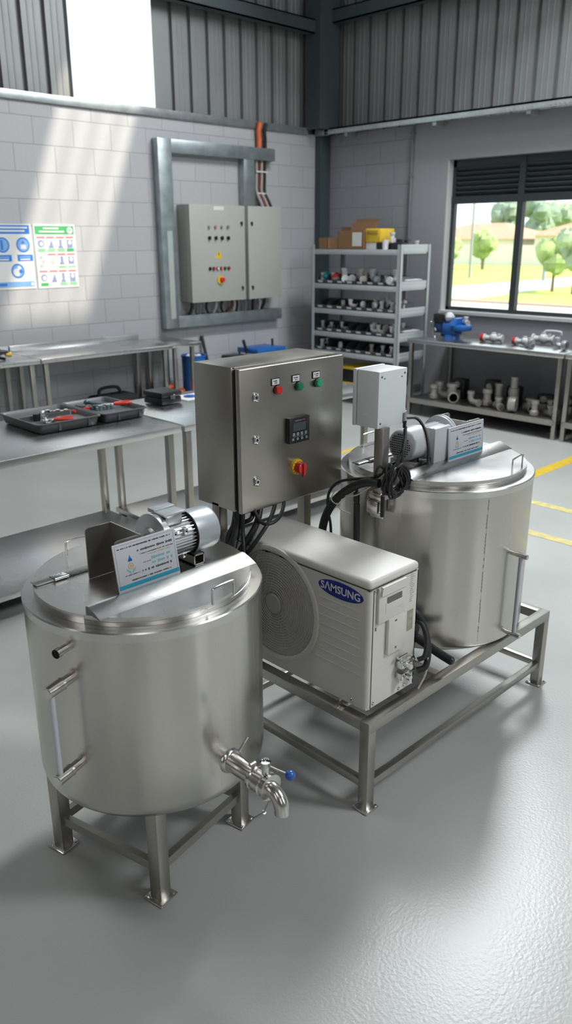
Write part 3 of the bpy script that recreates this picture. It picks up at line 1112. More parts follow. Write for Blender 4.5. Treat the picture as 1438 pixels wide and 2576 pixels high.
# ---------------- front tank
CX, CY, R1, ZB1, ZT1, RL1, ZL1 = 1.246, 1.8885, 0.3557, 0.312, 0.926, 0.3225, 0.955
tank = thing('mixing_tank', (CX, CY, 0), 'front stainless steel mixing tank on a four-legged stand, with blue-knobbed outlet tap', 'tank')
m = MB()
rc = 0.055
prof = [(R1, ZT1 - 0.004), (R1, ZT1 - 0.1), (R1, ZB1 + 0.18), (R1, ZB1 + rc)] + [(R1 - rc * (1 - cos(a)), ZB1 + rc - rc * sin(a)) for a in [pi / 2 * i / 8 for i in range(1, 9)]] + [(0.0, ZB1 - 0.012)]
m.lathe(prof, (CX, CY, 0), seg=128)
m.build('shell', STEEL_TANK, tank)
lid_and_top(tank, CX, CY, R1, RL1, ZT1, ZL1, 1.748, 2.020, 0.020, (((1.240, 1.553), (1.322, 1.560)), ((1.142, 2.160), (1.216, 2.159)), 0.046))
u_bracket(tank, 1.183, 1.094, 1.795, 1.950, ZL1, 1.112)
motor(tank, 1.266, 1.488, 1.868, 1.044, 0.064, 0.069, 0.088, 1, ALU, False, 'top')
m = MB()
for y in (1.835,):
    m.box(1.375, 1.415, 1.805, 1.94, ZL1, ZL1 + 0.004)
    m.box(1.375, 1.415, 1.805, 1.94, ZL1 + 0.030, ZL1 + 0.034)
    m.box(1.375, 1.379, 1.805, 1.94, ZL1, ZL1 + 0.034)
    m.box(1.411, 1.415, 1.805, 1.94, ZL1, ZL1 + 0.034)
m.mi = 1
m.box(1.379, 1.411, 1.83, 1.93, ZL1 + 0.004, ZL1 + 0.030)
m.build('motor_foot', [DARK_STEEL, VOID], tank)
gauge(tank, CX, CY, R1, radians(-161.5), 0.492, 0.768, 0.098, 0.0172, 0.72)
m = MB()
d = Vector((cos(radians(-161.7)), sin(radians(-161.7)), 0))
p = Vector((CX, CY, 0.862)) + d * (R1 - 0.012)
m.cyl(p, p + d * 0.036, 0.0115, seg=16)
m.cyl(p + d * 0.034, p + d * 0.050, 0.0135, seg=16, cap1=False)
m.mi = 1
m.cyl(p + d * 0.0455, p + d * 0.046, 0.0125, seg=16)
m.build('thermowell_stub', [STEEL_PIPE, VOID], tank)
# welded stand, turned a few degrees
ra = atan2(1.721 - 1.641, 1.46 - 1.067)
cF = [Vector((1.067, 1.641)), Vector((1.460, 1.721)), Vector((1.362, 2.127)), Vector((0.969, 2.047))]
for q in cF:
    m = MB()
    T = Matrix.Translation((q.x, q.y, 0)) @ Matrix.Rotation(ra, 4, 'Z')
    m.box(-0.022, 0.022, -0.022, 0.022, 0.006, ZB1 + 0.045, 0.002, T=T)
    lg = m.build('leg', STEEL_TUBE, tank)
    m = MB()
    foot_plate(m, q.x, q.y, ra, 0.074)
    m.build('foot_plate', STEEL_PIPE, lg)
for i in range(4):
    a, c = cF[i], cF[(i + 1) % 4]
    u = (c - a).normalized() * 0.02
    MB().bar((*(a + u), 0.112), (*(c - u), 0.112), 0.022, 0.030).build('stretcher', STEEL_TUBE, tank)
# outlet with clamped butterfly valve
ox, oy, oz = 1.268, 1.53, 0.445
m = MB()
m.lathe([(0.030, -0.03), (0.030, 0.02), (0.0285, 0.026), (0.0285, 0.05), (0.0275, 0.053), (0.0275, 0.10)], (ox, oy, oz), (0, -1, 0), 32)
m.lathe([(0.040, -0.006), (0.036, 0.004), (0.0305, 0.008)], (ox, oy, oz), (0, -1, 0), 32)
outl = m.build('outlet_pipe', STEEL_PIPE, tank)
MB().tube([(1.240, 1.5315, 0.425), (1.30, 1.534, 0.452), (1.352, 1.546, 0.476)], 0.0022, 6).build('weld_line', CHROME, tank)
m = MB()
m.lathe([(0.0275, 0.10), (0.037, 0.102), (0.037, 0.110), (0.034, 0.113), (0.034, 0.124), (0.038, 0.126), (0.038, 0.150), (0.034, 0.153), (0.034, 0.160), (0.039, 0.162), (0.039, 0.172), (0.026, 0.174)], (ox, oy, oz), (0, -1, 0), 32)
for k, (a, yy) in enumerate(((radians(100), 0.106), (radians(-75), 0.106), (radians(-80), 0.166), (radians(85), 0.140))):
    dd = Vector((cos(a), 0, sin(a)))
    c = Vector((ox, oy - yy, oz))
    m.cyl(c + dd * 0.034, c + dd * 0.052, 0.006, seg=10)
    m.cyl(c + dd * 0.050 + Vector((-0.010, 0, 0)), c + dd * 0.050 + Vector((0.010, 0, 0)), 0.006, seg=10)
m.build('valve_clamp', STEEL_PIPE, outl)
m = MB()
pts = [(ox, oy - 0.160, oz)]
for i in range(10):
    a = radians(84) * i / 9
    pts.append((ox, oy - 0.166 - 0.050 * sin(a), oz - 0.050 * (1 - cos(a))))
pts.append((ox, oy - 0.2165, oz - 0.060))
m.tube(pts, 0.0225, 24, sub=1)
m.build('spout', STEEL_PIPE, outl)
m = MB()
c = Vector((ox, oy - 0.150, oz))
m.cyl(c + Vector((0, 0, 0.036)), c + Vector((0, 0, 0.062)), 0.011, seg=16)
m.cyl(c + Vector((0, 0, 0.062)), c + Vector((0, 0, 0.078)), 0.0135, 0.016, seg=16, cap1=False)
m.cyl(c + Vector((0, 0, 0.070)), c + Vector((0, 0, 0.071)), 0.013, seg=16)
m.tube([c + Vector((0, 0, 0.066)), c + Vector((0, -0.09, 0.082))], 0.0038, 8, sub=1)
m.build('valve_handle', CHROME, outl)
m = MB()
m.sphere(c + Vector((0, -0.098, 0.083)), 0.0145, seg=24, rings=16)
m.build('handle_knob', BLUE, outl)
m = MB()
q0 = Vector((ox, oy - 0.178, oz - 0.022))
m.tube([q0, (ox, oy - 0.142, 0.345)], 0.0036, 8, sub=1)
m.tube([(ox, oy - 0.142, 0.345), (ox - 0.001, oy - 0.108, 0.310)], 0.0062, 10, sub=1)
m.build('drain_lever', CHROME, outl)

# ---------------- rear tank on the steel frame
DX, DY, R2, ZB2, ZT2, RL2, ZL2 = 2.667, 1.833, 0.3914, 0.361, 1.021, 0.360, 1.050
tank2 = thing('mixing_tank', (DX, DY, ZB2), 'rear stainless steel mixing tank standing on the long steel frame, with white motor', 'tank')
m = MB()
rc = 0.02
prof = [(R2, ZT2 - 0.004), (R2, ZT2 - 0.1), (R2, ZB2 + 0.18), (R2, ZB2 + rc)] + [(R2 - rc * (1 - cos(a)), ZB2 + rc - rc * sin(a)) for a in [pi / 2 * i / 6 for i in range(1, 7)]] + [(0.0, ZB2)]
m.lathe(prof, (DX, DY, 0), seg=128)
m.build('shell', STEEL_TANK, tank2)
lid_and_top(tank2, DX, DY, R2, RL2, ZT2, ZL2, 1.748, 1.995, 0.022, (((2.690, 1.497), (2.792, 1.513)), ((2.607, 2.176), (2.700, 2.178)), 0.048))
u_bracket(tank2, 2.762, 2.868, 1.762, 1.918, ZL2, 1.195)
motor(tank2, 2.700, 2.422, 1.836, 1.140, 0.060, 0.067, 0.083, -1, MOTOR_PAINT, False, 'side')
m = MB()
m.box(2.440, 2.490, 1.775, 1.895, ZL2, ZL2 + 0.030, 0.002)
m.box(2.470, 2.62, 1.80, 1.87, ZL2, ZL2 + 0.006)
m.build('motor_foot', DARK_STEEL, tank2)
gauge(tank2, DX, DY, R2, radians(-92.0), 0.398, 0.738, 0.078, 0.0105, 0.50)
m = MB()                                              # lapped seam with a few weld marks
a = radians(-114.5)
m.cyl((DX + R2 * cos(a), DY + R2 * sin(a), ZB2 + 0.03), (DX + R2 * cos(a), DY + R2 * sin(a), ZT2 - 0.03), 0.0005, seg=6)
for k in range(40):
    a = radians(-114.5) + random.uniform(-0.003, 0.003)
    z = ZB2 + 0.05 + k * 0.0145
    if random.random() < 0.75:
        dd = Vector((cos(a), sin(a), 0))
        pp = Vector((DX, DY, z)) + dd * R2
        m.cyl(pp - Vector((0, 0, 0.006)), pp + Vector((0, 0, 0.006)), 0.0018, seg=6)
m.build('weld_seam', DARK_STEEL, tank2)

sign(1.076, 1.757, ZL1 + 0.015, 0.212, 0.141, radians(-9), radians(0.5), 'white sign card with blue band leaning on the motor bracket of the front tank')
sign(2.590, 1.722, ZL2 + 0.012, 0.248, 0.138, radians(-3), radians(0), 'white sign card with blue band standing by the white motor on the rear tank')

# ================================================================== EQUIPMENT FRAME
FX_0, FX_1, FY_0, FY_1, FZ, TB = 1.800, 3.032, 1.442, 2.215, 0.358, 0.040
fr = thing('equipment_frame', (2.416, 1.83, 0), 'long low stainless tube frame carrying the outdoor unit and the rear tank', 'frame')
for x in (FX_0, FX_1 - TB):
    for y in (FY_0, FY_1 - TB):
        lg = MB().box(x, x + TB, y, y + TB, 0.006, FZ - TB, 0.0015).build('leg', STEEL_TUBE, fr)
        m = MB()
        foot_plate(m, x + TB / 2, y + TB / 2, 0, 0.068)
        m.build('foot_plate', STEEL_PIPE, lg)
for y in (FY_0, FY_1 - TB):
    MB().box(FX_0, FX_1, y, y + TB, FZ - TB, FZ, 0.0015).build('top_rail', STEEL_TUBE, fr)
    MB().box(FX_0 + TB, FX_1 - TB, y + 0.006, y + TB - 0.006, 0.086, 0.114, 0.0015).build('lower_rail', STEEL_TUBE, fr)
for x in (FX_0, FX_1 - TB):
    MB().box(x, x + TB, FY_0 + TB, FY_1 - TB, FZ - TB, FZ, 0.0015).build('top_rail', STEEL_TUBE, fr)
    MB().box(x + 0.006, x + TB - 0.006, FY_0 + TB, FY_1 - TB, 0.086, 0.114, 0.0015).build('lower_rail', STEEL_TUBE, fr)
for x in (2.020, 2.225):
    MB().box(x, x + TB, FY_0 + TB, FY_1 - TB, FZ - TB, FZ - 0.001, 0.0015).build('cross_rail', STEEL_TUBE, fr)

# ================================================================== OUTDOOR UNIT
AX0, AX1, AY0, AY1, AZ0, AZ1 = 1.824, 2.082, 1.476, 2.150, 0.383, 0.863
ac = thing('air_conditioner_outdoor_unit', (1.95, 1.81, FZ), 'almond white air conditioner outdoor unit with round fan grille and blue oval logo', 'air conditioner')
FCY, FCZ, FR = 1.922, 0.640, 0.212


def ac_front(mb):
    """front sheet with a round opening"""
    n = 64
    zt_ = AZ1 - 0.034
    outer, inner = [], []
    for i in range(n):
        a = 2 * pi * i / n
        inner.append((AX0, FCY + FR * cos(a), FCZ + FR * sin(a)))
        dy, dz = cos(a), sin(a)
        t = min([v for v in (((AY1 - FCY) / dy if dy > 1e-6 else 9), ((AY0 + 0.02 - FCY) / dy if dy < -1e-6 else 9),
                             ((zt_ - FCZ) / dz if dz > 1e-6 else 9), ((AZ0 - FCZ) / dz if dz < -1e-6 else 9))])
        outer.append((AX0, FCY + dy * t, FCZ + dz * t))
    vs = inner + outer
    fs = [(i, (i + 1) % n, n + (i + 1) % n, n + i) for i in range(n)]
    corners = [(AY1, zt_), (AY1, AZ0), (AY0 + 0.02, AZ0), (AY0 + 0.02, zt_)]
    for cy_, cz_ in corners:
        k = len(vs)
        vs.append((AX0, cy_, cz_))
        a = atan2(cz_ - FCZ, cy_ - FCY) % (2 * pi)
        i = int(a / (2 * pi) * n) % n
        fs.append((n + i, k, n + (i + 1) % n))
    mb.add(vs, fs)


m = MB()
ac_front(m)
zt_ = AZ1 - 0.034
m.box(AX0 + 0.02, AX1, AY0, AY0 + 0.004, AZ0 + 0.004, zt_)                    # end panel
m.box(AX0, AX1, AY1 - 0.004, AY1, AZ0, zt_)
m.box(AX1 - 0.004, AX1, AY0, AY1, AZ0, zt_)
m.box(AX0 + 0.002, AX1, AY0 + 0.004, AY1, AZ0, AZ0 + 0.006)
arc = [(AX0 + 0.02 - 0.02 * sin(a), AY0 + 0.02 - 0.02 * cos(a)) for a in [pi / 2 * i / 8 for i in range(9)]]
vs = [(x, y, AZ0) for x, y in arc] + [(x, y, zt_) for x, y in arc]
m.add(vs, [(i, i + 1, 10 + i, 9 + i) for i in range(8)])
m.build('casing', ALMOND, ac)
m = MB()
m.box(AX0 - 0.004, AX1 + 0.003, AY0 - 0.004, AY1 + 0.003, AZ1 - 0.034, AZ1, 0.016, 4)
m.build('top_cover', ALMOND, ac)
m = MB()
m.box(AX0 + 0.001, AX1 - 0.001, AY0 + 0.001, AY1 - 0.001, AZ1 - 0.0365, AZ1 - 0.031)
m.box(AX0 + 0.018, AX0 + 0.0225, AY0 - 0.0006, AY0 + 0.001, AZ0, AZ1 - 0.036)
m.build('seam', mat('seam_shadow_gap', (0.10, 0.095, 0.085), 0.7), ac)
m = MB()
m.lathe([(FR + 0.012, 0.0), (FR + 0.010, 0.006), (FR + 0.002, 0.009), (FR - 0.008, 0.006), (FR - 0.010, -0.012)], (AX0, FCY, FCZ), (-1, 0, 0), 72)
m.build('fan_ring', ALMOND, ac)
m = MB()
m.lathe([(FR, 0.0), (FR, 0.10), (0.0, 0.101)], (AX0 + 0.004, FCY, FCZ), (1, 0, 0), 48)
m.build('fan_recess', VOID, ac)
m = MB()
for k in range(3):
    a0 = 2 * pi * k / 3
    vs, fs = [], []
    for i in range(7):
        r = 0.05 + 0.14 * i / 6
        for s_ in (-0.42, 0.42):
            a = a0 + s_ + 0.25 * i / 6
            vs.append((AX0 + 0.06 + s_ * 0.05, FCY + r * cos(a), FCZ + r * sin(a)))
    for i in range(6): fs.append((2 * i, 2 * i + 1, 2 * i + 3, 2 * i + 2))
    m.add(vs, fs)
m.cyl((AX0 + 0.03, FCY, FCZ), (AX0 + 0.09, FCY, FCZ), 0.05, seg=24)
m.build('fan_rotor', mat('fan_rotor_black', (0.02, 0.02, 0.022), 0.5), ac)
m = MB()
radii = [0.038 + (FR - 0.046) * i / 16 for i in range(17)]
for i, r in enumerate(radii):
    m.tube([(AX0 - 0.003 - 0.006 * (1 - r / FR), FCY + r * cos(2 * pi * k / 60), FCZ + r * sin(2 * pi * k / 60)) for k in range(60)], 0.0015, 5, sub=1, closed=True)
    if i:
        n = max(10, int(r * 165))
        for k in range(n):
            a = 2 * pi * (k + 0.5 * (i % 2)) / n
            p0, p1 = radii[i - 1], r
            m.bar((AX0 - 0.003 - 0.006 * (1 - p0 / FR), FCY + p0 * cos(a), FCZ + p0 * sin(a)), (AX0 - 0.003 - 0.006 * (1 - p1 / FR), FCY + p1 * cos(a), FCZ + p1 * sin(a)), 0.0017, 0.0017)
m.cyl((AX0 - 0.012, FCY, FCZ), (AX0 - 0.004, FCY, FCZ), 0.036, 0.039, seg=32)
m.build('fan_grille', mat('grille_plastic', (0.50, 0.485, 0.44), 0.45), ac)
# blue oval logo
m = MB()
LY, LZ = 1.602, 0.791
ov = [(LY + 0.100 * cos(2 * pi * i / 48), LZ + 0.030 * sin(2 * pi * i / 48)) for i in range(48)]
m.prism(ov, 'X', AX0 - 0.0018, AX0 + 0.001)
lg = m.build('logo_badge', BLUE_LOGO, ac)
m = MB()
text_mesh(m, 'S\u039bMSUNG', 0.0385, Matrix.Translation((AX0 - 0.0022, LY, LZ)) @ FACE_MX, 0.0006, 0.0006)
m.build('logo_lettering', LETTER, lg, smooth=False)
for k in range(8):
    z = 0.742 - k * 0.0335
    MB().box(AX0 - 0.0025, AX0 + 0.001, 1.514, 1.700 + (0.018 if k > 5 else 0), z, z + 0.0042, 0.0012, 1).build('pressed_rib', ALMOND, ac)
# end panel: valve cover, label, service valves
m = MB()
y = AY0
m.box(1.858, 2.000, y - 0.012, y, 0.700, 0.832, 0.005)
m.prism([(1.862, 0.804), (1.998, 0.804), (1.992, 0.834), (1.868, 0.834)], 'Y', y - 0.020, y - 0.010)
m.box(1.912, 2.004, y - 0.014, y, 0.566, 0.704, 0.005)
m.box(1.893, 1.983, y - 0.0135, y - 0.011, 0.735, 0.768, 0.001)
m.mi = 1
m.box(1.900, 1.976, y - 0.0145, y - 0.013, 0.766, 0.788)
m.box(1.944, 1.954, y - 0.0150, y - 0.0138, 0.686, 0.692)
m.box(1.950, 1.956, y - 0.0150, y - 0.0138, 0.582, 0.590)
m.box(1.856, 1.861, y - 0.002, y - 0.0002, 0.676, 0.688)
m.build('valve_cover', [ALMOND, mat('shadow_slot', (0.16, 0.155, 0.14), 0.7)], ac)
m = MB()
m.box(2.030, 2.062, y - 0.001, y, 0.612, 0.690)
m.mi = 1
rnd = random.Random(4)
for k in range(16):
    z = 0.835 - k * 0.0075
    m.box(2.035 + rnd.uniform(0, 0.006), 2.050 + rnd.uniform(0, 0.012), y - 0.0008, y, z, z + 0.0028)
m.build('rating_label', [mat('aged_label', (0.36, 0.34, 0.27), 0.6, var=0.2, vscale=60), mat('faint_print', (0.40, 0.40, 0.39), 0.6)], ac, smooth=False)
m = MB()
for zc in (0.505, 0.462):
    m.box(1.975, 2.020, y - 0.030, y - 0.002, zc - 0.012, zc + 0.013, 0.003)
    m.cyl((1.998, y - 0.030, zc), (1.998, y - 0.052, zc), 0.011, 0.010, seg=8)
    m.cyl((2.010, y - 0.018, zc), (2.040, y - 0.016, zc + 0.004), 0.0105, seg=6)
    m.cyl((2.038, y - 0.016, zc + 0.004), (2.052, y - 0.016, zc + 0.004), 0.013, 0.0125, seg=6)
m.cyl((1.985, y - 0.016, 0.515), (1.985, y - 0.016, 0.540), 0.006, seg=10)
m.cyl((1.965, y - 0.018, 0.540), (2.012, y - 0.018, 0.540), 0.006, seg=10)
m.build('service_valve', CHROME, ac)
for x, z in ((AX0 + 0.030, AZ1 - 0.040), (AX1 - 0.012, AZ1 - 0.026), (AX0 + 0.034, AZ0 + 0.018), (2.0, AZ0 + 0.016), (2.03, AZ0 + 0.018)):
    MB().cyl((x, y - 0.001, z), (x, y - 0.005, z), 0.0058, 0.004, seg=12).build('screw', CHROME, ac)
MB().cyl((AX0 - 0.001, AY0 + 0.065, AZ0 + 0.020), (AX0 - 0.005, AY0 + 0.065, AZ0 + 0.020), 0.006, 0.004, seg=12).build('screw', CHROME, ac)
for yy in (1.585, 2.04):
    m = MB()
    m.box(AX0 - 0.030, AX1 - 0.02, yy - 0.020, yy + 0.020, FZ, FZ + 0.004, 0.001)
    m.box(AX0 + 0.01, AX1 - 0.03, yy - 0.020, yy + 0.020, FZ, AZ0 + 0.002)
    m.cyl((AX0 - 0.016, yy, FZ + 0.004), (AX0 - 0.016, yy, FZ + 0.010), 0.007, seg=6)
    m.build('mounting_foot', STEEL_PIPE, ac)
m = MB()
m.tube([(2.055, 1.44, 0.462), (2.085, 1.425, 0.475), (2.115, 1.44, 0.53), (2.125, 1.47, 0.60), (2.105, 1.50, 0.655), (2.07, 1.55, 0.66)], 0.0115, 12)
m.tube([(2.055, 1.44, 0.505), (2.075, 1.425, 0.52), (2.105, 1.442, 0.57), (2.112, 1.475, 0.615), (2.095, 1.53, 0.63)], 0.0085, 12)
m.build('insulated_pipe', RUBBER, ac)
m = MB()
m.tube([(2.045, 1.425, 0.40), (2.075, 1.418, 0.45), (2.095, 1.425, 0.505)], 0.0035, 8)
m.build('earth_wire', mat('cream_wire', (0.55, 0.50, 0.38), 0.5), ac)

m = MB()
m.tube([(2.245, 1.62, 0.475), (2.258, 1.555, 0.450), (2.262, 1.50, 0.432), (2.264, 1.435, 0.418)], 0.0165, 14)
m.cyl((2.2645, 1.437, 0.4185), (2.265, 1.428, 0.4165), 0.0165, 0.012, seg=14)
m.tube([(2.235, 1.63, 0.40), (2.243, 1.615, 0.45), (2.240, 1.60, 0.51)], 0.026, 14)
tag(m.build('drain_hose', RUBBER), 'black insulated drain hose end poking out from under the rear tank', 'hose')

# ================================================================== CONTROL CABINET
BX0, BX1, BY0, BY1, BZ0, BZ1 = 1.783, 2.323, 2.050, 2.296, 0.962, 1.486
cab = thing('control_cabinet', (2.05, 2.18, FZ), 'tall brushed steel control cabinet on two posts with pilot lights, display and red-yellow switch', 'cabinet')
m = MB()
m.box(BX0, BX1 - 0.004, BY0 + 0.036, BY1, BZ0, BZ1, 0.002)
m.box(BX0 + 0.012, BX1 - 0.016, BY0 + 0.022, BY0 + 0.032, BZ0 + 0.012, BZ1 - 0.012)
m.box(BX0 + 0.006, BX1 - 0.01, BY0 + 0.026, BY0 + 0.034, BZ1 - 0.004, BZ1 + 0.0015, 0.001)
m.build('body', STEEL_DOOR, cab)
m = MB()
m.box(BX0 + 0.010, BX1 - 0.012, BY0 + 0.0225, BY0 + 0.0365, BZ0 + 0.006, BZ1 - 0.008)
m.build('door_gap_shade', VOID, cab)  # dark slab in the door gap, its shade put into the colour
m = MB()
m.box(BX0 + 0.004, BX1, BY0, BY0 + 0.022, BZ0 - 0.004, BZ1 - 0.004, 0.004, 3)
door = m.build('door', STEEL_DOOR, cab)
for z in (1.378, 1.225, 1.070):
    m = MB()
    x = 1.859
    m.box(x - 0.013, x + 0.013, BY0 - 0.005, BY0, z - 0.0165, z + 0.0165, 0.007, 3)
    m.cyl((x, BY0 - 0.004, z), (x, BY0 - 0.009, z), 0.0105, 0.0095, seg=20)
    m.mi = 1
    m.cyl((x, BY0 - 0.0088, z), (x, BY0 - 0.0095, z), 0.0055, seg=14)
    m.build('latch', [CHROME, BLACK], door)
for x, z, mt in ((1.963, 1.392, RED), (2.071, 1.392, GREEN), (2.173, 1.392, GREEN_LIT)):
    m = MB()
    m.cyl((x, BY0, z), (x, BY0 - 0.006, z), 0.0165, seg=28)
    m.mi = 1
    m.lathe([(0.0155, 0.006), (0.0150, 0.017), (0.012, 0.020), (0.0, 0.021)], (x, BY0, z), (0, -1, 0), 28)
    m.build('pilot_light', [BLACK, mt], door)
rnd = random.Random(9)
for x, z in ((1.957, 1.4215), (2.060, 1.4220), (2.168, 1.4230)):
    m = MB()
    m.box(x - 0.0205, x + 0.0205, BY0 - 0.003, BY0, z - 0.0135, z + 0.0135, 0.001)
    m.mi = 1
    m.box(x - 0.0175, x + 0.0175, BY0 - 0.0036, BY0 - 0.003, z - 0.0105, z + 0.0105)
    m.mi = 2
    sign_strokes(m, x - 0.012, x + 0.012, z + 0.003, 0.0042, int(x * 100), 0.2, Matrix.Translation((0, BY0 - 0.0037, 0)), 2)
    sign_strokes(m, x - 0.006, x + 0.008, z - 0.004, 0.0036, int(x * 90), 0.1, Matrix.Translation((0, BY0 - 0.0037, 0)), 2)
    m.build('label_plate', [BLACK, WHITE, INK], door)
m = MB()
x0, x1, z0, z1 = 2.010, 2.116, 1.184, 1.281
m.box(x0, x1, BY0 - 0.020, BY0, z0, z1, 0.003)
disp = m.build('controller_display', BLACK, door)
m = MB()
yb = BY0 - 0.0206
m.box(x0 + 0.018, x1 - 0.022, yb, BY0 - 0.02, z0 + 0.046, z1 - 0.020)
m.build('screen', SCREEN, disp)
m = MB()
for i in range(4):
    for j, zz in ((0, z0 + 0.034), (1, z0 + 0.016)):
        xx = x0 + 0.022 + i * 0.021 + j * (i - 1.5) * 0.0025
        s = 0.0052 if j == 0 else 0.0042
        m.box(xx - s, xx + s, yb, BY0 - 0.02, zz - s, zz + s)
        m.mi = 1
        m.box(xx - s * 0.5, xx + s * 0.5, yb - 0.0002, BY0 - 0.02, zz - s * 0.45, zz + s * 0.45)
        m.mi = 0
m.box(x0 + 0.018, x1 - 0.02, yb, BY0 - 0.02, z0 + 0.0245, z0 + 0.0252)
m.build('keypad', [mat('key_pale', (0.42, 0.46, 0.47), 0.5), INK], disp, smooth=False)
m = MB()
sign_strokes(m, x0 + 0.028, x0 + 0.060, z1 - 0.012, 0.005, 77, 0.1, Matrix.Translation((0, BY0 - 0.0202, 0)), 0)
sign_strokes(m, x0 + 0.060, x0 + 0.082, z1 - 0.012, 0.005, 78, 0.1, Matrix.Translation((0, BY0 - 0.0202, 0)), 1)
m.build('display_marking', [INK_MID, mat('dim_red_print', (0.35, 0.06, 0.10), 0.5)], disp, smooth=False)
m = MB()
sx, sz = 2.066, 1.086
m.cyl((sx, BY0, sz), (sx, BY0 - 0.009, sz), 0.0315, 0.030, seg=36)
m.mi = 1
for k in range(10):
    a = radians(60 + k * 28)
    m.box(-0.0012, 0.0012, BY0 - 0.0096, BY0 - 0.0088, 0.022, 0.028, T=Matrix.Translation((sx, 0, sz)) @ Matrix.Rotation(a, 4, 'Y'))
sw = m.build('switch_collar', [YELLOW, INK], door)
m = MB()
m.lathe([(0.0215, 0.009), (0.0225, 0.022), (0.0205, 0.034), (0.014, 0.037), (0.0, 0.038)], (sx, BY0, sz), (0, -1, 0), 32)
m.box(sx - 0.0065, sx + 0.0065, BY0 - 0.047, BY0 - 0.030, sz - 0.024, sz + 0.020, 0.004)
m.box(sx - 0.002, sx + 0.002, BY0 - 0.040, BY0 - 0.030, sz - 0.034, sz - 0.018)
m.build('switch_knob', RED, sw)
for x in (BX0 + 0.020, 2.258):
    p_ = MB().box(x - 0.020, x + 0.020, 2.176, 2.216, FZ, BZ0 + 0.012, 0.002).build('post', STEEL_DOOR, cab)

# cables hanging out of the cabinet
CG = 'black cables under the control cabinet'
for pts, r, lb in (
        ([(1.808, 2.095, 0.985), (1.805, 2.094, 0.94), (1.798, 2.092, 0.900), (1.770, 2.086, 0.845), (1.750, 2.090, 0.775), (1.72, 2.09, 0.42)], 0.0145, 'thick black cable from the front left corner of the steel cabinet to behind the tank'),
        ([(1.818, 2.080, 0.985), (1.806, 2.068, 0.94), (1.800, 2.064, 0.884), (1.776, 2.030, 0.814), (1.755, 2.000, 0.730), (1.73, 1.98, 0.42)], 0.0080, 'thin straight black cable hanging from the left end of the steel cabinet'),
        ([(1.902, 2.085, 0.985), (1.884, 2.062, 0.95), (1.835, 2.036, 0.902), (1.785, 2.061, 0.818), (1.750, 2.079, 0.752), (1.70, 2.08, 0.42)], 0.0120, 'thick black cable slanting left from the middle of the steel cabinet underside'),
        ([(1.975, 2.082, 0.985), (1.955, 2.055, 0.955), (1.868, 2.000, 0.920), (1.805, 2.001, 0.862), (1.782, 2.044, 0.790), (1.765, 2.055, 0.725), (1.73, 2.04, 0.42)], 0.0078, 'long thin black cable slanting left across the outdoor unit from the steel cabinet'),
        ([(2.018, 2.080, 0.985), (1.998, 2.050, 0.955), (1.930, 2.003, 0.929), (1.870, 1.991, 0.920), (1.848, 2.021, 0.928), (1.852, 2.075, 0.985)], 0.0070, 'black cable looping in a shallow arc under the steel cabinet'),
        ([(1.815, 2.110, 0.985), (1.808, 2.110, 0.935), (1.800, 2.112, 0.898), (1.780, 2.120, 0.856), (1.765, 2.110, 0.805), (1.745, 2.11, 0.70), (1.72, 2.12, 0.42)], 0.0130, 'thick black cable bundle nearest the left cabinet post'),
        ([(1.870, 2.085, 0.985), (1.854, 2.066, 0.95), (1.830, 2.055, 0.930), (1.808, 2.092, 0.906), (1.790, 2.118, 0.868), (1.770, 2.120, 0.825), (1.73, 2.13, 0.42)], 0.0085, 'black cable curving left behind the thick bundle under the steel cabinet'),
        ([(1.800, 2.095, 0.985), (1.800, 2.096, 0.94), (1.802, 2.097, 0.889), (1.770, 2.079, 0.840), (1.748, 2.076, 0.775), (1.71, 2.07, 0.42)], 0.0125, 'black cable in the bundle nearest the outdoor unit corner')):
    tag(MB().tube(pts, r, 10).build('cable', RUBBER), lb, 'cable', CG)

# ================================================================== GREY BOX ON ITS POST
GX0, GX1, GY0, GY1, GZ0, GZ1 = 2.222, 2.386, 1.790, 1.912, 1.246, 1.454
jb = thing('junction_box', (2.25, 1.80, 0.95), 'light grey plastic junction box on a steel post in front of the rear tank', 'box')
MB().box(GX0, GX1, GY0, GY1 - 0.020, GZ0, GZ1, 0.003).build('body', BOX_GREY, jb)
MB().box(GX0 + 0.004, GX1 - 0.004, GY1 - 0.024, GY1 - 0.016, GZ0 + 0.004, GZ1 - 0.004).build('lid_gap', VOID, jb)  # dark slab drawn as the gap behind the lid
MB().box(GX0 - 0.002, GX1 + 0.002, GY1 - 0.017, GY1, GZ0 - 0.002, GZ1 + 0.002, 0.004).build('lid', BOX_GREY, jb)
for x, z in ((GX0 + 0.016, GZ1 - 0.020), (GX1 - 0.015, GZ1 - 0.018), (GX0 + 0.015, GZ0 + 0.018), (GX0 + 0.032, GZ1 - 0.027), (GX1 - 0.032, GZ1 - 0.030)):
    MB().cyl((x, GY0 + 0.001, z), (x, GY0 - 0.0012, z), 0.0042 if z > GZ1 - 0.025 or z < 1.3 else 0.003, seg=12).build('screw_plug', mat('plug_grey', (0.13, 0.14, 0.15), 0.5), jb)
m = MB()
m.box(GX0 - 0.0008, GX0 + 0.001, GY0 + 0.045, GY0 + 0.075, GZ0 + 0.042, GZ0 + 0.054, 0.0006, 1)
m.build('moulded_mark', BOX_GREY, jb)
m = MB()
m.cyl((GX1 + 0.006, GY0 + 0.010, GZ0 + 0.052), (GX1 + 0.006, GY0 + 0.010, GZ0 + 0.018), 0.009, seg=8)
m.cyl((GX1 + 0.006, GY0 + 0.010, GZ0 + 0.036), (GX1 + 0.006, GY0 + 0.010, GZ0 + 0.044), 0.0115, seg=6)
m.cyl((GX1 - 0.008, GY0 - 0.004, GZ0 + 0.040), (GX1 - 0.008, GY0 - 0.004, GZ0 + 0.008), 0.008, seg=8)
m.mi = 1
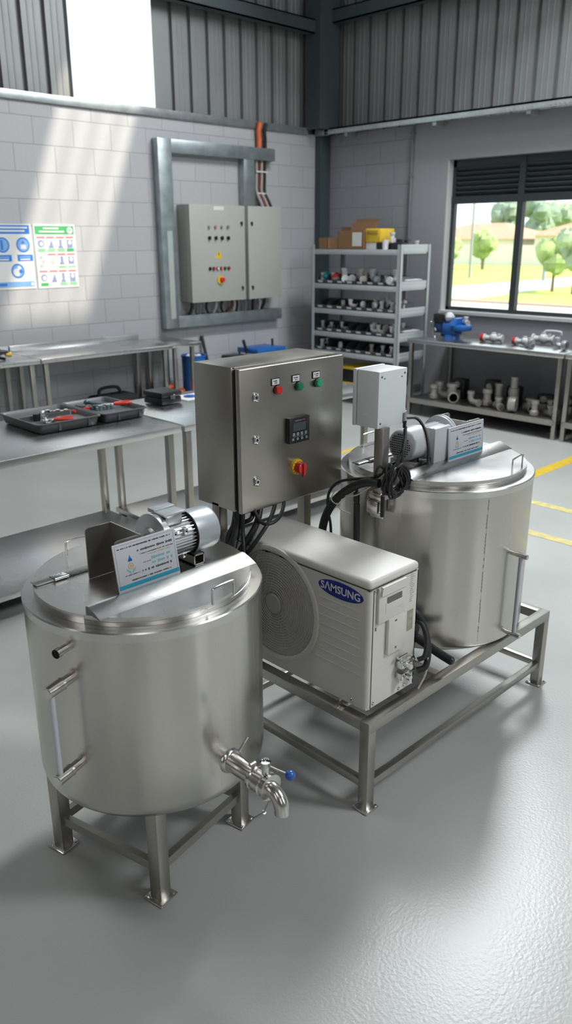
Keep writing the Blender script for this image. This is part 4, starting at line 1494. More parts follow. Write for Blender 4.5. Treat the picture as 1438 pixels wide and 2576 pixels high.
m.cyl((GX1 - 0.008, GY0 - 0.005, GZ0 + 0.010), (GX1 - 0.010, GY0 - 0.005, GZ0 - 0.018), 0.0075, 0.006, seg=10)
m.build('cable_gland', [CHROME, BLACK], jb)
MB().box(2.236, 2.276, 1.775, 1.815, 0.925, GZ0 + 0.002, 0.002).build('post', DARK_STEEL, jb)
m = MB()
m.box(2.226, 2.286, 1.765, 1.826, 0.972, 1.000, 0.003)
m.box(2.210, 2.262, 1.772, 1.822, 0.925, 0.972, 0.004)
m.box(2.226, 2.240, 1.756, 1.826, 0.905, 0.930, 0.003)
m.mi = 1
m.box(2.224, 2.232, 1.752, 1.765, 0.915, 0.995)
m.build('post_bracket', [STEEL_PIPE, BLACK], jb)

# hoses and the coil of spare cable at the post
HG = 'black hoses and cables at the rear tank post'
tag(MB().tube([(2.205, 1.76, 1.050), (2.195, 1.815, 1.045), (2.190, 1.890, 1.005), (2.185, 1.965, 0.935), (2.185, 2.015, 0.84), (2.19, 2.035, 0.70), (2.19, 2.04, 0.40)], 0.0165, 14).build('hose', RUBBER),
    'thick black hose arching from the post of the grey box down behind the outdoor unit', 'hose', HG)
m = MB()
m.tube([(2.215, 1.874, 1.02), (2.213, 1.873, 0.985)], 0.006, 8, sub=1)
m.cyl((2.213, 1.873, 0.992), (2.212, 1.871, 0.955), 0.0125, seg=14)
m.cyl((2.212, 1.871, 0.955), (2.212, 1.870, 0.945), 0.0105, seg=14)
m.cyl((2.212, 1.870, 0.945), (2.205, 1.855, 0.42), 0.0125, seg=14)
tag(m.build('hose', RUBBER), 'straight black hose with a taped coupling hanging in front of the rear tank', 'hose', HG)
tag(MB().tube([(2.395, 1.793, 1.262), (2.440, 1.775, 1.255), (2.452, 1.745, 1.215), (2.438, 1.715, 1.155), (2.432, 1.708, 1.105), (2.455, 1.712, 1.088)], 0.0058, 10).build('cable', RUBBER),
    'black cable curving from the grey box down to the white motor', 'cable', HG)
tag(MB().tube([(2.376, 1.778, 1.232), (2.340, 1.755, 1.190), (2.300, 1.742, 1.140), (2.262, 1.755, 1.098), (2.226, 1.80, 1.062), (2.205, 1.87, 1.045), (2.190, 1.945, 1.02), (2.180, 1.985, 0.97), (2.180, 1.99, 0.90), (2.184, 1.975, 0.80), (2.19, 1.98, 0.45)], 0.0056, 10).build('cable', RUBBER),
    'black cable from the grey box running across the post and left behind the steel cabinet', 'cable', HG)
tag(MB().tube([(2.369, 1.776, 1.226), (2.335, 1.750, 1.180), (2.298, 1.732, 1.125), (2.285, 1.722, 1.075)], 0.0062, 10).build('cable', RUBBER),
    'short twisted black cable from the grey box down into the tied coil', 'cable', HG)
m = MB()
rnd = random.Random(21)
for k in range(9):
    cx_, cz_ = 2.262 + rnd.uniform(-0.014, 0.014), 1.062 + rnd.uniform(-0.012, 0.012)
    rx, rz = rnd.uniform(0.026, 0.055), rnd.uniform(0.045, 0.066)
    yy = 1.742 - rnd.uniform(0.0, 0.030)
    ph = rnd.uniform(0, 6.28)
    tl = rnd.uniform(-0.5, 0.5)
    pts = []
    for i in range(11):
        a = 2 * pi * i / 11 + ph
        u, v = rx * cos(a), rz * sin(a)
        pts.append((cx_ + u * cos(tl) - v * sin(tl), yy + 0.010 * sin(2 * a + ph), cz_ + v * cos(tl) + u * sin(tl)))
    m.tube(pts, rnd.uniform(0.0040, 0.0056), 8, sub=4, closed=True)
m.tube([(2.236, 1.728, 1.105), (2.275, 1.715, 1.118), (2.304, 1.735, 1.108)], 0.006, 8)
for k in range(4):
    u = rnd.uniform(-0.02, 0.02)
    m.tube([(2.225 + u, 1.745, 1.01), (2.235 + u * 1.4, 1.725, 1.07), (2.268 + u, 1.722, 1.12), (2.295 + u * 0.4, 1.732, 1.155 + u * 0.5)], 0.005, 8)
m.tube([(2.20, 1.775, 1.075), (2.185, 1.76, 1.10), (2.20, 1.755, 1.118), (2.222, 1.75, 1.10), (2.232, 1.745, 1.06)], 0.0045, 8)
tag(m.build('cable_coil', RUBBER), 'tangled coil of spare black cable tied to the post of the grey box', 'cable coil')
tag(MB().tube([(2.235, 1.75, 1.09), (2.205, 1.80, 1.03), (2.190, 1.86, 0.985), (2.182, 1.925, 0.972), (2.180, 1.945, 0.945), (2.182, 1.925, 0.915), (2.195, 1.885, 0.905)], 0.0030, 8).build('wire', mat('cream_wire', (0.55, 0.50, 0.38), 0.5)),
    'thin cream wire looped around the thick black hose', 'wire')
tag(MB().tube([(2.18, 1.955, 0.985), (2.163, 1.958, 0.955), (2.165, 1.93, 0.940), (2.182, 1.922, 0.955), (2.20, 1.935, 0.99)], 0.0022, 6).build('cable_tie', mat('tie_white', (0.7, 0.69, 0.64), 0.5)),
    'white cable tie around the thick black hose', 'cable tie')
tag(MB().tube([(2.226, 1.838, 0.97), (2.224, 1.825, 1.005), (2.224, 1.795, 1.02), (2.232, 1.77, 1.03)], 0.0022, 6).build('wire', mat('brown_wire', (0.18, 0.10, 0.06), 0.5)),
    'thin brown wire between the taped hose and the post bracket', 'wire')

# ================================================================== STEEL TABLES IN THE MIDDLE
def table(name, x0, x1, y0, y1, zt, zs, label, leg=0.040, back_splash=0.0, inset=0.03, apron=0.042, group=None, shelf_front_open=False):
    t = thing(name, ((x0 + x1) / 2, (y0 + y1) / 2, 0), label, 'table', group)
    m = MB()
    m.box(x0, x1, y0, y1, zt - apron, zt, 0.0035)
    top = m.build('table_top', STEEL_TOP, t)
    if back_splash:
        MB().box(x0, x1, y1 - 0.016, y1, zt - 0.002, zt + back_splash, 0.002).build('splash_back', STEEL_TOP, t)
    for x in (x0 + inset, x1 - inset - leg):
        for y in (y0 + inset, y1 - inset - leg):
            MB().box(x, x + leg, y, y + leg, 0, zt - apron + 0.002, 0.002).build('leg', STEEL_TUBE, t)
    if zs:
        m = MB()
        m.box(x0 + inset * 0.6, x1 - inset * 0.6, y0 + inset * 0.6, y1 - inset * 0.6, zs - 0.032, zs, 0.002)
        m.build('shelf', STEEL_TOP, t)
    return t


table('steel_worktable', 0.95, 2.795, 3.735, 4.620, 0.860, 0.135, 'stainless steel worktable carrying the two grey tool trays, left of the steel cabinet', inset=0.035)
table('steel_worktable', 2.818, 4.60, 3.735, 4.620, 0.860, 0.135, 'stainless steel worktable carrying the black case, behind the steel cabinet', inset=0.035)


def tool_tray(x0, x1, y0, y1, z, h, divider, label):
    t = thing('tool_tray', ((x0 + x1) / 2, (y0 + y1) / 2, z), label, 'tray', 'grey tool trays on the worktable')
    ins, w = 0.022, 0.005

    def rect(e, zz, r):
        pts = []
        for cx_, cy_, a0 in ((x1 - e - r, y1 - e - r, 0), (x0 + e + r, y1 - e - r, pi / 2), (x0 + e + r, y0 + e + r, pi), (x1 - e - r, y0 + e + r, 1.5 * pi)):
            for i in range(5):
                a = a0 + pi / 2 * i / 4
                pts.append((cx_ + r * cos(a), cy_ + r * sin(a), zz))
        return pts
    loops = [rect(ins + 0.01, z + 0.001, 0.02), rect(ins, z + 0.006, 0.024), rect(0.010, z + h - 0.008, 0.028), rect(0.0, z + h - 0.007, 0.03), rect(0.0, z + h, 0.03), rect(0.006, z + h + 0.001, 0.028),
             rect(0.012, z + h - 0.002, 0.026), rect(ins + 0.001, z + 0.034, 0.022)]
    n = len(loops[0])
    vs = [p for l in loops for p in l]
    fs = [(j * n + i, j * n + (i + 1) % n, (j + 1) * n + (i + 1) % n, (j + 1) * n + i) for j in range(len(loops) - 1) for i in range(n)]
    fs.append(tuple(range(n - 1, -1, -1)))
    fs.append(tuple(range((len(loops) - 1) * n, len(loops) * n)))
    m = MB()
    m.add(vs, fs)
    # raised panels on the near long side and end
    L = x1 - x0
    m.box(x0 + L * 0.32, x0 + L * 0.36, y0 + 0.010, y0 + 0.03, z + 0.010, z + h - 0.006)
    m.box(x0 + L * 0.78, x0 + L * 0.82, y0 + 0.010, y0 + 0.03, z + 0.010, z + h - 0.006)
    m.build('tub', TRAY, t, ang=50)
    if divider:
        MB().box(x0 + 0.03, x1 - 0.03, y0 + (y1 - y0) * 0.56, y0 + (y1 - y0) * 0.56 + 0.006, z + 0.033, z + h - 0.003).build('divider', TRAY, t)
    return t


TZ = 0.860
tool_tray(2.062, 2.480, 4.085, 4.575, TZ, 0.062, True, 'grey plastic tool tray with a divider, the left one on the worktable')
tool_tray(2.490, 2.815, 4.085, 4.595, TZ, 0.062, False, 'grey plastic tool tray without divider, holding red-handled pliers, the right one')


def pliers(x, y, z, a, L, grip, label):
    t = thing('pliers', (x, y, z), label, 'tool')
    T = Matrix.Translation((x, y, z)) @ Matrix.Rotation(a, 4, 'Z')
    m = MB()
    m.box(-0.012, 0.012, -0.02, 0.02, 0.0, 0.014, 0.004, T=T)
    for s in (-1, 1):
        m.prism([(s * 0.001, 0.015), (s * 0.013, 0.015), (s * 0.006, 0.060), (s * 0.001, 0.062)], 'Z', 0.002, 0.012) if False else None
        m.bar(T @ Vector((s * 0.006, 0.015, 0.007)), T @ Vector((s * 0.003, 0.065, 0.007)), 0.009, 0.011)
    m.build('jaws', CHROME, t)
    for s in (-1, 1):
        m = MB()
        m.tube([T @ Vector((s * 0.006, -0.015, 0.008)), T @ Vector((s * 0.020, -0.05, 0.010)), T @ Vector((s * 0.026, -0.09, 0.011)), T @ Vector((s * 0.018, -L, 0.011))], 0.0085, 10, r_end=0.0095)
        m.build('grip', grip, t)


def spanner(x, y, z, a, L, label, mt=None):
    T = Matrix.Translation((x, y, z)) @ Matrix.Rotation(a, 4, 'Z')
    m = MB()
    m.box(-L / 2, L / 2, -0.006, 0.006, 0, 0.006, 0.002, T=T)
    for s in (-1, 1):
        c = T @ Vector((s * L / 2, 0, 0.0))
        m.cyl(c, c + Vector((0, 0, 0.009)), 0.015, seg=14)
    tag(m.build('spanner', mt or CHROME), label, 'tool')


def chain_socket(x, y, z, a, n, label, mt=None):
    """row of sockets lying in the tray"""
    m = MB()
    for i in range(n):
        p = Vector((x + i * 0.024 * cos(a), y + i * 0.024 * sin(a), z))
        m.cyl(p, p + Vector((0, 0.0, 0.022 + 0.006 * (i % 2))), 0.011 + 0.002 * (i % 2), seg=12)
    m.box(-0.01, n * 0.024, -0.004, 0.004, 0, 0.01, T=Matrix.Translation((x, y, z)) @ Matrix.Rotation(a, 4, 'Z'))
    tag(m.build('socket_set', mt or CHROME), label, 'tool')


zt = TZ + 0.035
pliers(2.23, 4.235, zt + 0.004, radians(62), 0.12, RED_DULL, 'red-handled pliers in the near half of the left tray')
spanner(2.25, 4.255, zt, radians(40), 0.16, 'chrome spanner lying beside the red pliers in the left tray')
spanner(2.22, 4.29, zt + 0.009, radians(62), 0.15, 'chrome spanner crossing another one in the left tray')
m = MB()
m.cyl((2.185, 4.33, zt), (2.185, 4.33, zt + 0.040), 0.021, seg=18)
m.mi = 1
m.cyl((2.215, 4.32, zt), (2.215, 4.32, zt + 0.042), 0.018, seg=18)
m.sphere((2.215, 4.32, zt + 0.042), 0.018, seg=14, rings=8)
tag(m.build('round_gauge', [BLACK, CHROME]), 'black and chrome round fitting at the far end of the left tray', 'tool')
chain_socket(2.345, 4.42, zt, radians(-32), 5, 'row of chrome sockets in the far half of the left tray')
chain_socket(2.30, 4.46, zt, radians(-42), 3, 'short row of chrome sockets behind the other row in the left tray')
m = MB()
m.tube([(2.43, 4.375, zt + 0.01), (2.45, 4.345, zt + 0.012)], 0.010, 10, sub=1)
tag(m.build('screwdriver_handle', RED_DULL), 'small red screwdriver handle at the right end of the left tray', 'tool')
pliers(2.705, 4.345, zt + 0.015, radians(70), 0.13, RED_DULL, 'red-handled pliers in the right tray')
m = MB()
m.tube([(2.600, 4.455, zt + 0.035), (2.64, 4.40, zt + 0.022), (2.70, 4.37, zt + 0.018)], 0.011, 10)
m.sphere((2.598, 4.458, zt + 0.035), 0.020, 0.014, 0.016)
tag(m.build('ratchet', mat('dark_teal_steel', (0.08, 0.13, 0.15), 0.35, 0.6)), 'dark steel ratchet lying across the right tray', 'tool')
chain_socket(2.595, 4.33, zt, radians(-8), 5, 'heap of bluish sockets in the middle of the right tray', mat('blued_steel', (0.30, 0.38, 0.42), 0.3, 0.8))
chain_socket(2.575, 4.36, zt, radians(20), 3, 'short row of dark sockets in the right tray', mat('dark_teal_steel', (0.08, 0.13, 0.15), 0.35, 0.6))
spanner(2.62, 4.37, zt + 0.02, radians(-30), 0.12, 'chrome spanner on the sockets in the right tray')
m = MB()
m.tube([(2.535, 4.39, zt + 0.01), (2.562, 4.365, zt + 0.012)], 0.011, 10, sub=1)
tag(m.build('screwdriver_handle', RED_DULL), 'small red screwdriver handle at the left end of the right tray', 'tool')
m = MB()
m.box(2.535, 2.57, 4.42, 4.50, zt, zt + 0.02, 0.004)
tag(m.build('battery_pack', BLACK), 'black block lying in the right tray', 'tool')

t = thing('carry_case', (3.14, 4.39, TZ), 'small black plastic case on the worktable behind the trays', 'case')
T = Matrix.Translation((3.135, 4.385, TZ)) @ Matrix.Rotation(radians(4), 4, 'Z')
m = MB(); m.box(-0.085, 0.085, -0.095, 0.095, 0.004, 0.050, 0.008, T=T); m.build('base', BLACK, t)
m = MB(); m.box(-0.089, 0.089, -0.100, 0.100, 0.052, 0.088, 0.010, T=T); m.build('case_lid', BLACK, t)
m = MB(); m.box(0.086, 0.096, -0.06, -0.03, 0.030, 0.070, 0.002, T=T); m.box(-0.02, 0.02, -0.106, -0.098, 0.038, 0.064, 0.002, T=T); m.build('catch', TRAY, t)
m = MB(); m.box(0.010, 0.024, -0.1015, -0.1, 0.063, 0.068, T=T); m.build('case_mark', WHITE, t)
m = MB()
m.cyl((3.40, 4.43, TZ + 0.002), (3.40, 4.43, TZ + 0.009), 0.043, seg=32)
m.cyl((3.40, 4.43, TZ + 0.009), (3.40, 4.43, TZ + 0.012), 0.024, seg=32)
tag(m.build('tape_roll', [BLUE_PAINT]), 'small flat blue tape roll lying behind the black case', 'tape')
tag(MB().box(3.30, 3.58, 4.32, 4.52, TZ, TZ + 0.0015).build('paper_sheet', PAPER), 'white sheet of paper under the blue tape roll', 'paper')
m = MB(); m.tube([(3.47, 4.36, TZ + 0.006), (3.55, 4.39, TZ + 0.006)], 0.004, 8, sub=1)
tag(m.build('marker_pen', BLACK), 'thin black pen on the white sheet beside the steel cabinet', 'pen')

# ================================================================== BENCHES ALONG THE LEFT WALL
table('wall_bench', 1.2, 3.585, 6.915, 7.560, 0.858, 0, 'stainless wall bench at the far left, carrying the black drill', back_splash=0.066, inset=0.045, group='benches along the left wall')
table('wall_bench', 3.600, 5.110, 6.915, 7.560, 0.858, 0, 'stainless wall bench with splash back below the safety posters', back_splash=0.066, inset=0.045, group='benches along the left wall')
table('wall_bench', 5.125, 5.510, 6.935, 7.560, 0.858, 0, 'short stainless bench end right of the posters, next to the blue bin', back_splash=0.0, inset=0.055, group='benches along the left wall')

t = thing('cordless_drill', (3.23, 7.05, 0.858), 'black and yellow cordless drill lying at the left end of the wall bench', 'tool')
m = MB()
m.cyl((3.10, 7.03, 0.945), (3.25, 7.01, 0.945), 0.034, seg=16)
m.cyl((3.25, 7.01, 0.945), (3.32, 7.0, 0.945), 0.026, 0.016, seg=14)
m.bar((3.13, 7.03, 0.94), (3.10, 7.05, 0.88), 0.045, 0.04, 0.008)
m.build('drill_body', BLACK, t)
MB().box(3.02, 3.20, 6.99, 7.08, 0.859, 0.892, 0.008).build('drill_battery', BLACK, t)
MB().cyl((3.295, 7.003, 0.925), (3.345, 7.0, 0.92), 0.020, 0.024, seg=14).build('drill_collar', YELLOW, t)
m = MB()
m.tube([(3.15, 7.15, 0.875), (3.22, 7.13, 0.895), (3.29, 7.10, 0.880), (3.32, 7.07, 0.872)], 0.014, 10)
tag(m.build('strap', BLACK_MATT), 'black strap beside the drill on the wall bench', 'strap')

# things on the floor by the left wall
t = thing('tool_bag', (4.53, 7.22, 0), 'black fabric tool bag on the floor under the wall bench, left one with a handle', 'bag')
m = MB()
m.box(4.28, 4.78, 7.08, 7.38, 0, 0.37, 0.06, 4)
m.build('bag_body', BLACK_MATT, t)
m = MB()
m.tube([(4.34, 7.2, 0.36), (4.37, 7.19, 0.445), (4.56, 7.19, 0.445), (4.62, 7.2, 0.36)], 0.018, 8)
m.build('bag_handle', BLACK_MATT, t)
m = MB()
m.blob((4.02, 7.2, 0.13), 0.19, 0.06, 16, 10, 0.68)
tag(m.build('folded_cloth', BLACK_MATT), 'small black bundle left of the tool bags under the wall bench', 'bundle')
m = MB()
m.box(4.82, 5.42, 7.05, 7.35, 0, 0.275, 0.06, 4)
tag(m.build('flat_bag', mat('dark_blue_fabric', (0.012, 0.02, 0.035), 0.85)), 'low dark bag on the floor right of the tool bag under the wall bench', 'bag')
m = MB()
m.tube([(x + 5.30 - 5.72, y + 0.19, z + 0.262) for x, y, z in [(5.62, 7.0, 0.04), (5.70, 7.08, 0.04), (5.80, 7.05, 0.04), (5.82, 6.96, 0.04), (5.72, 6.93, 0.04), (5.64, 6.97, 0.05), (5.70, 7.05, 0.085), (5.79, 7.01, 0.08)]], 0.026, 10)
tag(m.build('orange_hose', ORANGE), 'orange coiled hose on the low dark bag near the blue bin', 'hose')
t = thing('blue_bin', (5.60, 7.2, 0), 'tall blue plastic bin standing on the floor at the end of the wall benches', 'bin')
m = MB()
m.lathe([(0.125, 0.0), (0.135, 0.655), (0.142, 0.66), (0.142, 0.68), (0.130, 0.68), (0.120, 0.03), (0.0, 0.03)], (5.60, 7.2, 0), seg=32)
m.build('bin_body', BLUE_PAINT, t)
m = MB()
for k in range(7):
    a = 2.4 * k
    m.blob((5.60 + 0.06 * cos(a), 7.2 + 0.06 * sin(a), 0.635), 0.045, 0.2, 10, 7)
tag(m.build('paper_scraps', PAPER), 'white crumpled scraps inside the blue bin', 'scraps', kind='stuff')
t = thing('hand_trolley', (6.73, 7.3, 0), 'blue hand trolley with black push bars by the left wall behind the steel cabinet', 'trolley')
MB().box(6.50, 6.97, 7.10, 7.48, 0.60, 0.66, 0.01).build('deck', BLUE_PAINT, t)
MB().box(6.51, 6.96, 7.11, 7.47, 0.15, 0.19, 0.01).build('lower_deck', BLUE_PAINT, t)
for x, y in ((6.52, 7.12), (6.95, 7.12), (6.52, 7.46), (6.95, 7.46)):
    MB().cyl((x, y, 0.08), (x, y, 0.62), 0.014, seg=8).build('trolley_post', BLACK, t)
m = MB()
m.tube([(6.50, 7.3, 0.60), (6.48, 7.3, 0.66), (6.445, 7.3, 0.76)], 0.018, 8)
m.build('push_bar', BLACK, t)
MB().tube([(6.93, 7.3, 0.62), (6.925, 7.3, 0.74)], 0.014, 8, sub=1).build('push_bar', BLACK, t)
for x, y in ((6.52, 7.12), (6.95, 7.12), (6.52, 7.46), (6.95, 7.46)):
    MB().cyl((x, y - 0.015, 0.055), (x, y + 0.015, 0.055), 0.055, seg=16).build('wheel', BLACK, t)
m = MB(); m.box(6.20, 6.42, 7.16, 7.44, 0.30, 0.60, 0.02)
m.box(6.18, 6.43, 7.14, 7.46, 0, 0.31)
tag(m.build('tool_chest', BLACK), 'black chest on the floor left of the blue trolley', 'chest')
m = MB(); m.cyl((6.06, 7.36, 0.0), (6.0, 7.54, 0.83), 0.019, seg=8)
tag(m.build('broom_handle', BLACK), 'thin dark broom handle leaning on the left wall', 'broom')

# ================================================================== LEFT WALL: CABINETS, TRUNKING, POSTERS
t = thing('cable_trunking', (6.3, YL, 1.9), 'rectangular galvanised cable trunking loop around the beige electrical cabinets', 'trunking')
tw = 0.105
GT = mat('trunking_galvanised', (0.36, 0.41, 0.42), 0.40, 0.7, var=0.18, vscale=9)
for nm, (x0, x1, z0, z1) in (('trunking_upright', (5.445, 5.625, 0.955, 2.925)), ('trunking_crosspiece', (5.625, 7.155, 2.790, 2.925)), ('trunking_crosspiece', (5.625, 7.255, 0.955, 1.085)), ('trunking_upright', (6.655, 6.825, 2.285, 2.79))):
    MB().box(x0, x1, YL - tw, YL - 0.002, z0, z1, 0.004).build(nm, GT, t)
m = MB()
for x0, x1, z0, z1 in ((5.520, 5.565, 1.06, 2.0),):
    m.box(x0 - 0.005, x1 + 0.02, YL - tw - 0.002, YL - tw, z0, z1)
    for z in (1.25, 1.42, 1.6, 1.75):
        m.cyl((5.55, YL - tw - 0.004, z), (5.55, YL - tw, z), 0.007, seg=8)
m.build('trunking_cover', mat('cover_pale', (0.50, 0.55, 0.52), 0.45, 0.3), t)


def wall_panel(x0, x1, label, detailed):
    t = thing('electrical_cabinet', ((x0 + x1) / 2, YL - 0.11, 1.23), label, 'cabinet', 'beige electrical cabinets on the left wall')
    y0 = YL - 0.225
    MB().box(x0, x1, y0 + 0.016, YL - tw * 0 - 0.004, 1.232, 2.275, 0.004).build('body', PANEL_PAINT, t)
    MB().box(x0 + 0.006, x1 - 0.006, y0 + 0.012, y0 + 0.018, 1.238, 2.269).build('door_gap_shade', VOID, t)  # dark slab stands for the shade in the door joint
    d = MB().box(x0, x1, y0, y0 + 0.013, 1.230, 2.277, 0.003).build('door', PANEL_PAINT, t)
    hx = x1 - 0.055 if detailed else x0 + 0.055
    for z in (2.09, 1.37):
        m = MB()
        m.cyl((hx, y0, z), (hx, y0 - 0.012, z), 0.015, seg=14)
        m.box(hx - 0.006, hx + 0.006, y0 - 0.02, y0 - 0.01, z - 0.03, z + 0.008, 0.002)
        m.build('door_lock', BLACK, d)
    if not detailed: return
    k = (x0 + x1) / 2
    m = MB(); m.box(k - 0.06, k + 0.09, y0 - 0.002, y0, 2.222, 2.262); m.build('name_plate', PAPER, d)
    xs = [k - 0.155 + 0.092 * i + 0.02 for i in range(4)]
    for i, x in enumerate(xs):
        m = MB()
        m.cyl((x, y0, 2.045), (x, y0 - 0.014, 2.045), 0.017, seg=14)
        m.mi = 1
        m.cyl((x, y0 - 0.014, 2.045), (x, y0 - 0.024, 2.045), 0.013, seg=14)
        m.build('pilot_light', [mat('lamp_bezel', (0.35, 0.36, 0.36), 0.4, 0.5), (mat('clear_lens', (0.40, 0.41, 0.40), 0.3), RED_INK, mat('clear_lens', (0.40, 0.41, 0.40), 0.3), INK_MID)[i]], d)
        m = MB()
        m.cyl((x, y0, 1.925), (x, y0 - 0.016, 1.925), 0.020, seg=14)
        m.box(x - 0.005, x + 0.005, y0 - 0.032, y0 - 0.014, 1.905, 1.945, 0.002)
        m.build('selector_switch', BLACK, d)
    m = MB()
    m.prism([(k - 0.050, 1.705), (k + 0.050, 1.705), (k + 0.004, 1.800), (k - 0.004, 1.800)], 'Y', y0 - 0.002, y0)
    m.mi = 1
    m.prism([(k - 0.010, 1.765), (k + 0.006, 1.765), (k - 0.001, 1.748), (k + 0.008, 1.748), (k - 0.004, 1.722), (k - 0.002, 1.741), (k - 0.010, 1.741)], 'Y', y0 - 0.003, y0 - 0.001)
    m.build('warning_triangle', [YELLOW, INK], d)
    for i in range(6):
        x = k - 0.140 + 0.056 * i
        m = MB()
        m.cyl((x, y0, 1.595), (x, y0 - 0.014, 1.595), 0.019, seg=14)
        m.mi = 1
        m.cyl((x, y0 - 0.012, 1.595), (x, y0 - 0.022, 1.595), 0.014, seg=14)
        m.build('push_button', [BLACK, (BLACK, RED, WHITE, ORANGE, GREEN, RED)[i]], d)
    m = MB()
    m.cyl((k + 0.01, y0, 1.468), (k + 0.01, y0 - 0.014, 1.468), 0.047, seg=28)
    m.mi = 1
    m.cyl((k + 0.022, y0 - 0.012, 1.468), (k + 0.022, y0 - 0.045, 1.468), 0.030, 0.026, seg=24)
    m.build('main_switch', [YELLOW, RED], d)


wall_panel(5.735, 6.545, 'large beige electrical cabinet with buttons and a warning triangle on the left wall', True)
wall_panel(6.595, 7.130, 'narrower plain beige electrical cabinet on the left wall, right of the one with buttons', False)
CG2 = 'cables above the beige cabinets'
for i, (x, r, mt, lb) in enumerate(((6.900, 0.020, mat('pale_pink_cable', (0.42, 0.36, 0.35), 0.6), 'pale cable, leftmost of those entering the plain beige cabinet from above'), (6.945, 0.020, mat('dark_red_cable', (0.13, 0.035, 0.03), 0.5), 'dark red cable entering the plain beige cabinet from above'),
                                   (6.985, 0.018, mat('cream_cable', (0.45, 0.42, 0.33), 0.6), 'cream cable between the dark ones above the plain beige cabinet'), (7.030, 0.022, RUBBER, 'black cable, rightmost of those entering the plain beige cabinet from above'))):
    m = MB()
    m.tube([(x, YL - 0.05, 2.795), (x + 0.002, YL - 0.045, 2.6), (x - 0.004, YL - 0.05, 2.45), (x + 0.03, YL - 0.09, 2.33), (x + 0.05, YL - 0.11, 2.26)], r, 10)
    tag(m.build('cable', mt), lb, 'cable', CG2)
for x, r, mt, lb in ((6.945, 0.030, ORANGE, 'orange cable rising from the trunking to the steel rail'), (7.045, 0.020, RUBBER, 'black cable beside the orange one above the trunking')):
    m = MB()
    m.tube([(x, YL - 0.05, 2.92), (x + 0.004, YL - 0.05, 3.02), (x - 0.008, YL - 0.055, 3.10), (x + 0.012, YL - 0.06, 3.20)], r, 10)
    tag(m.build('cable', mt), lb, 'cable', CG2)
for z in (2.66, 2.42):
    m = MB(); m.box(6.88, 7.06, YL - 0.075, YL - 0.07, z, z + 0.018)
    tag(m.build('cable_clip', FITTING_W), 'white clip, the %s of two holding the cables above the plain cabinet' % ('upper' if z > 2.5 else 'lower'), 'clip')
rnd = random.Random(3)
for i in range(11):
    x = 5.82 + i * 0.115 + rnd.uniform(-0.03, 0.03)
    m = MB()
    m.tube([(x, YL - 0.12, 1.24), (x + rnd.uniform(-0.03, 0.03), YL - 0.11, 1.16), (x + rnd.uniform(-0.05, 0.05), YL - 0.07, 1.08)], rnd.choice((0.012, 0.016, 0.02)), 8)
    tag(m.build('cable', (RUBBER, INK_MID, RUBBER, FITTING_W, RUBBER, mat('dark_red_cable', (0.13, 0.035, 0.03), 0.5))[i % 6]), 'short cable below the beige wall cabinets, %s from the left' % ('first', 'second', 'third', 'fourth', 'fifth', 'sixth', 'seventh', 'eighth', 'ninth', 'tenth', 'last')[i], 'cable', 'cables below the beige cabinets')

# posters
yp = YL - 0.006


def slab(m, x0, x1, z0, z1, mi, d=0.0008, y=None):
    m.mi = mi
    m.box(x0, x1, (y or yp) - d, (y or yp), z0, z1)


def disc(m, x, z, r, mi, d=0.001, rx=1.0):
    m.mi = mi
    m.prism([(x + r * rx * cos(2 * pi * i / 28), z + r * sin(2 * pi * i / 28)) for i in range(28)], 'Y', yp - d, yp)


t = thing('safety_poster', (3.75, yp, 1.455), 'white poster with blue safety symbols on the left wall, cut by the photo edge', 'poster', 'safety posters')
m = MB(); m.box(3.52, 3.962, yp, YL - 0.001, 1.455, 2.056); m.build('sheet', PAPER, t)
m = MB()
slab(m, 3.535, 3.945, 1.965, 2.045, 0)
slab(m, 3.60, 3.925, 2.015, 2.030, 2, 0.0012); slab(m, 3.58, 3.895, 1.985, 2.000, 2, 0.0012)
for x in (3.655, 3.865):
    disc(m, x, 1.865, 0.070, 0)
    disc(m, x, 1.865, 0.056, 1, 0.0012)
slab(m, 3.838, 3.892, 1.828, 1.866, 2, 0.0016)
m.mi = 0
m.prism([(3.843, 1.878), (3.887, 1.878), (3.865, 1.902)], 'Y', yp - 0.0016, yp)
slab(m, 3.635, 3.66, 1.82, 1.91, 0, 0.0016)
for x in (3.655, 3.875):
    slab(m, x - 0.08, x + 0.08, 1.715, 1.775, 0)
    slab(m, x - 0.06, x + 0.055, 1.748, 1.760, 1, 0.0012); slab(m, x - 0.055, x + 0.05, 1.726, 1.738, 2, 0.0012)
disc(m, 3.785, 1.625, 0.068, 0)
disc(m, 3.785, 1.625, 0.055, 1, 0.0012)
disc(m, 3.772, 1.612, 0.036, 2, 0.0016); disc(m, 3.800, 1.655, 0.018, 2, 0.0017); disc(m, 3.815, 1.62, 0.020, 0, 0.0018)
slab(m, 3.545, 3.945, 1.475, 1.525, 1); slab(m, 3.545, 3.66, 1.490, 1.512, 0, 0.0012); disc(m, 3.925, 1.50, 0.016, 2, 0.0014)
m.build('printing', [BLUE_SIGN, BLUE_PALE, PAPER], t, smooth=False)

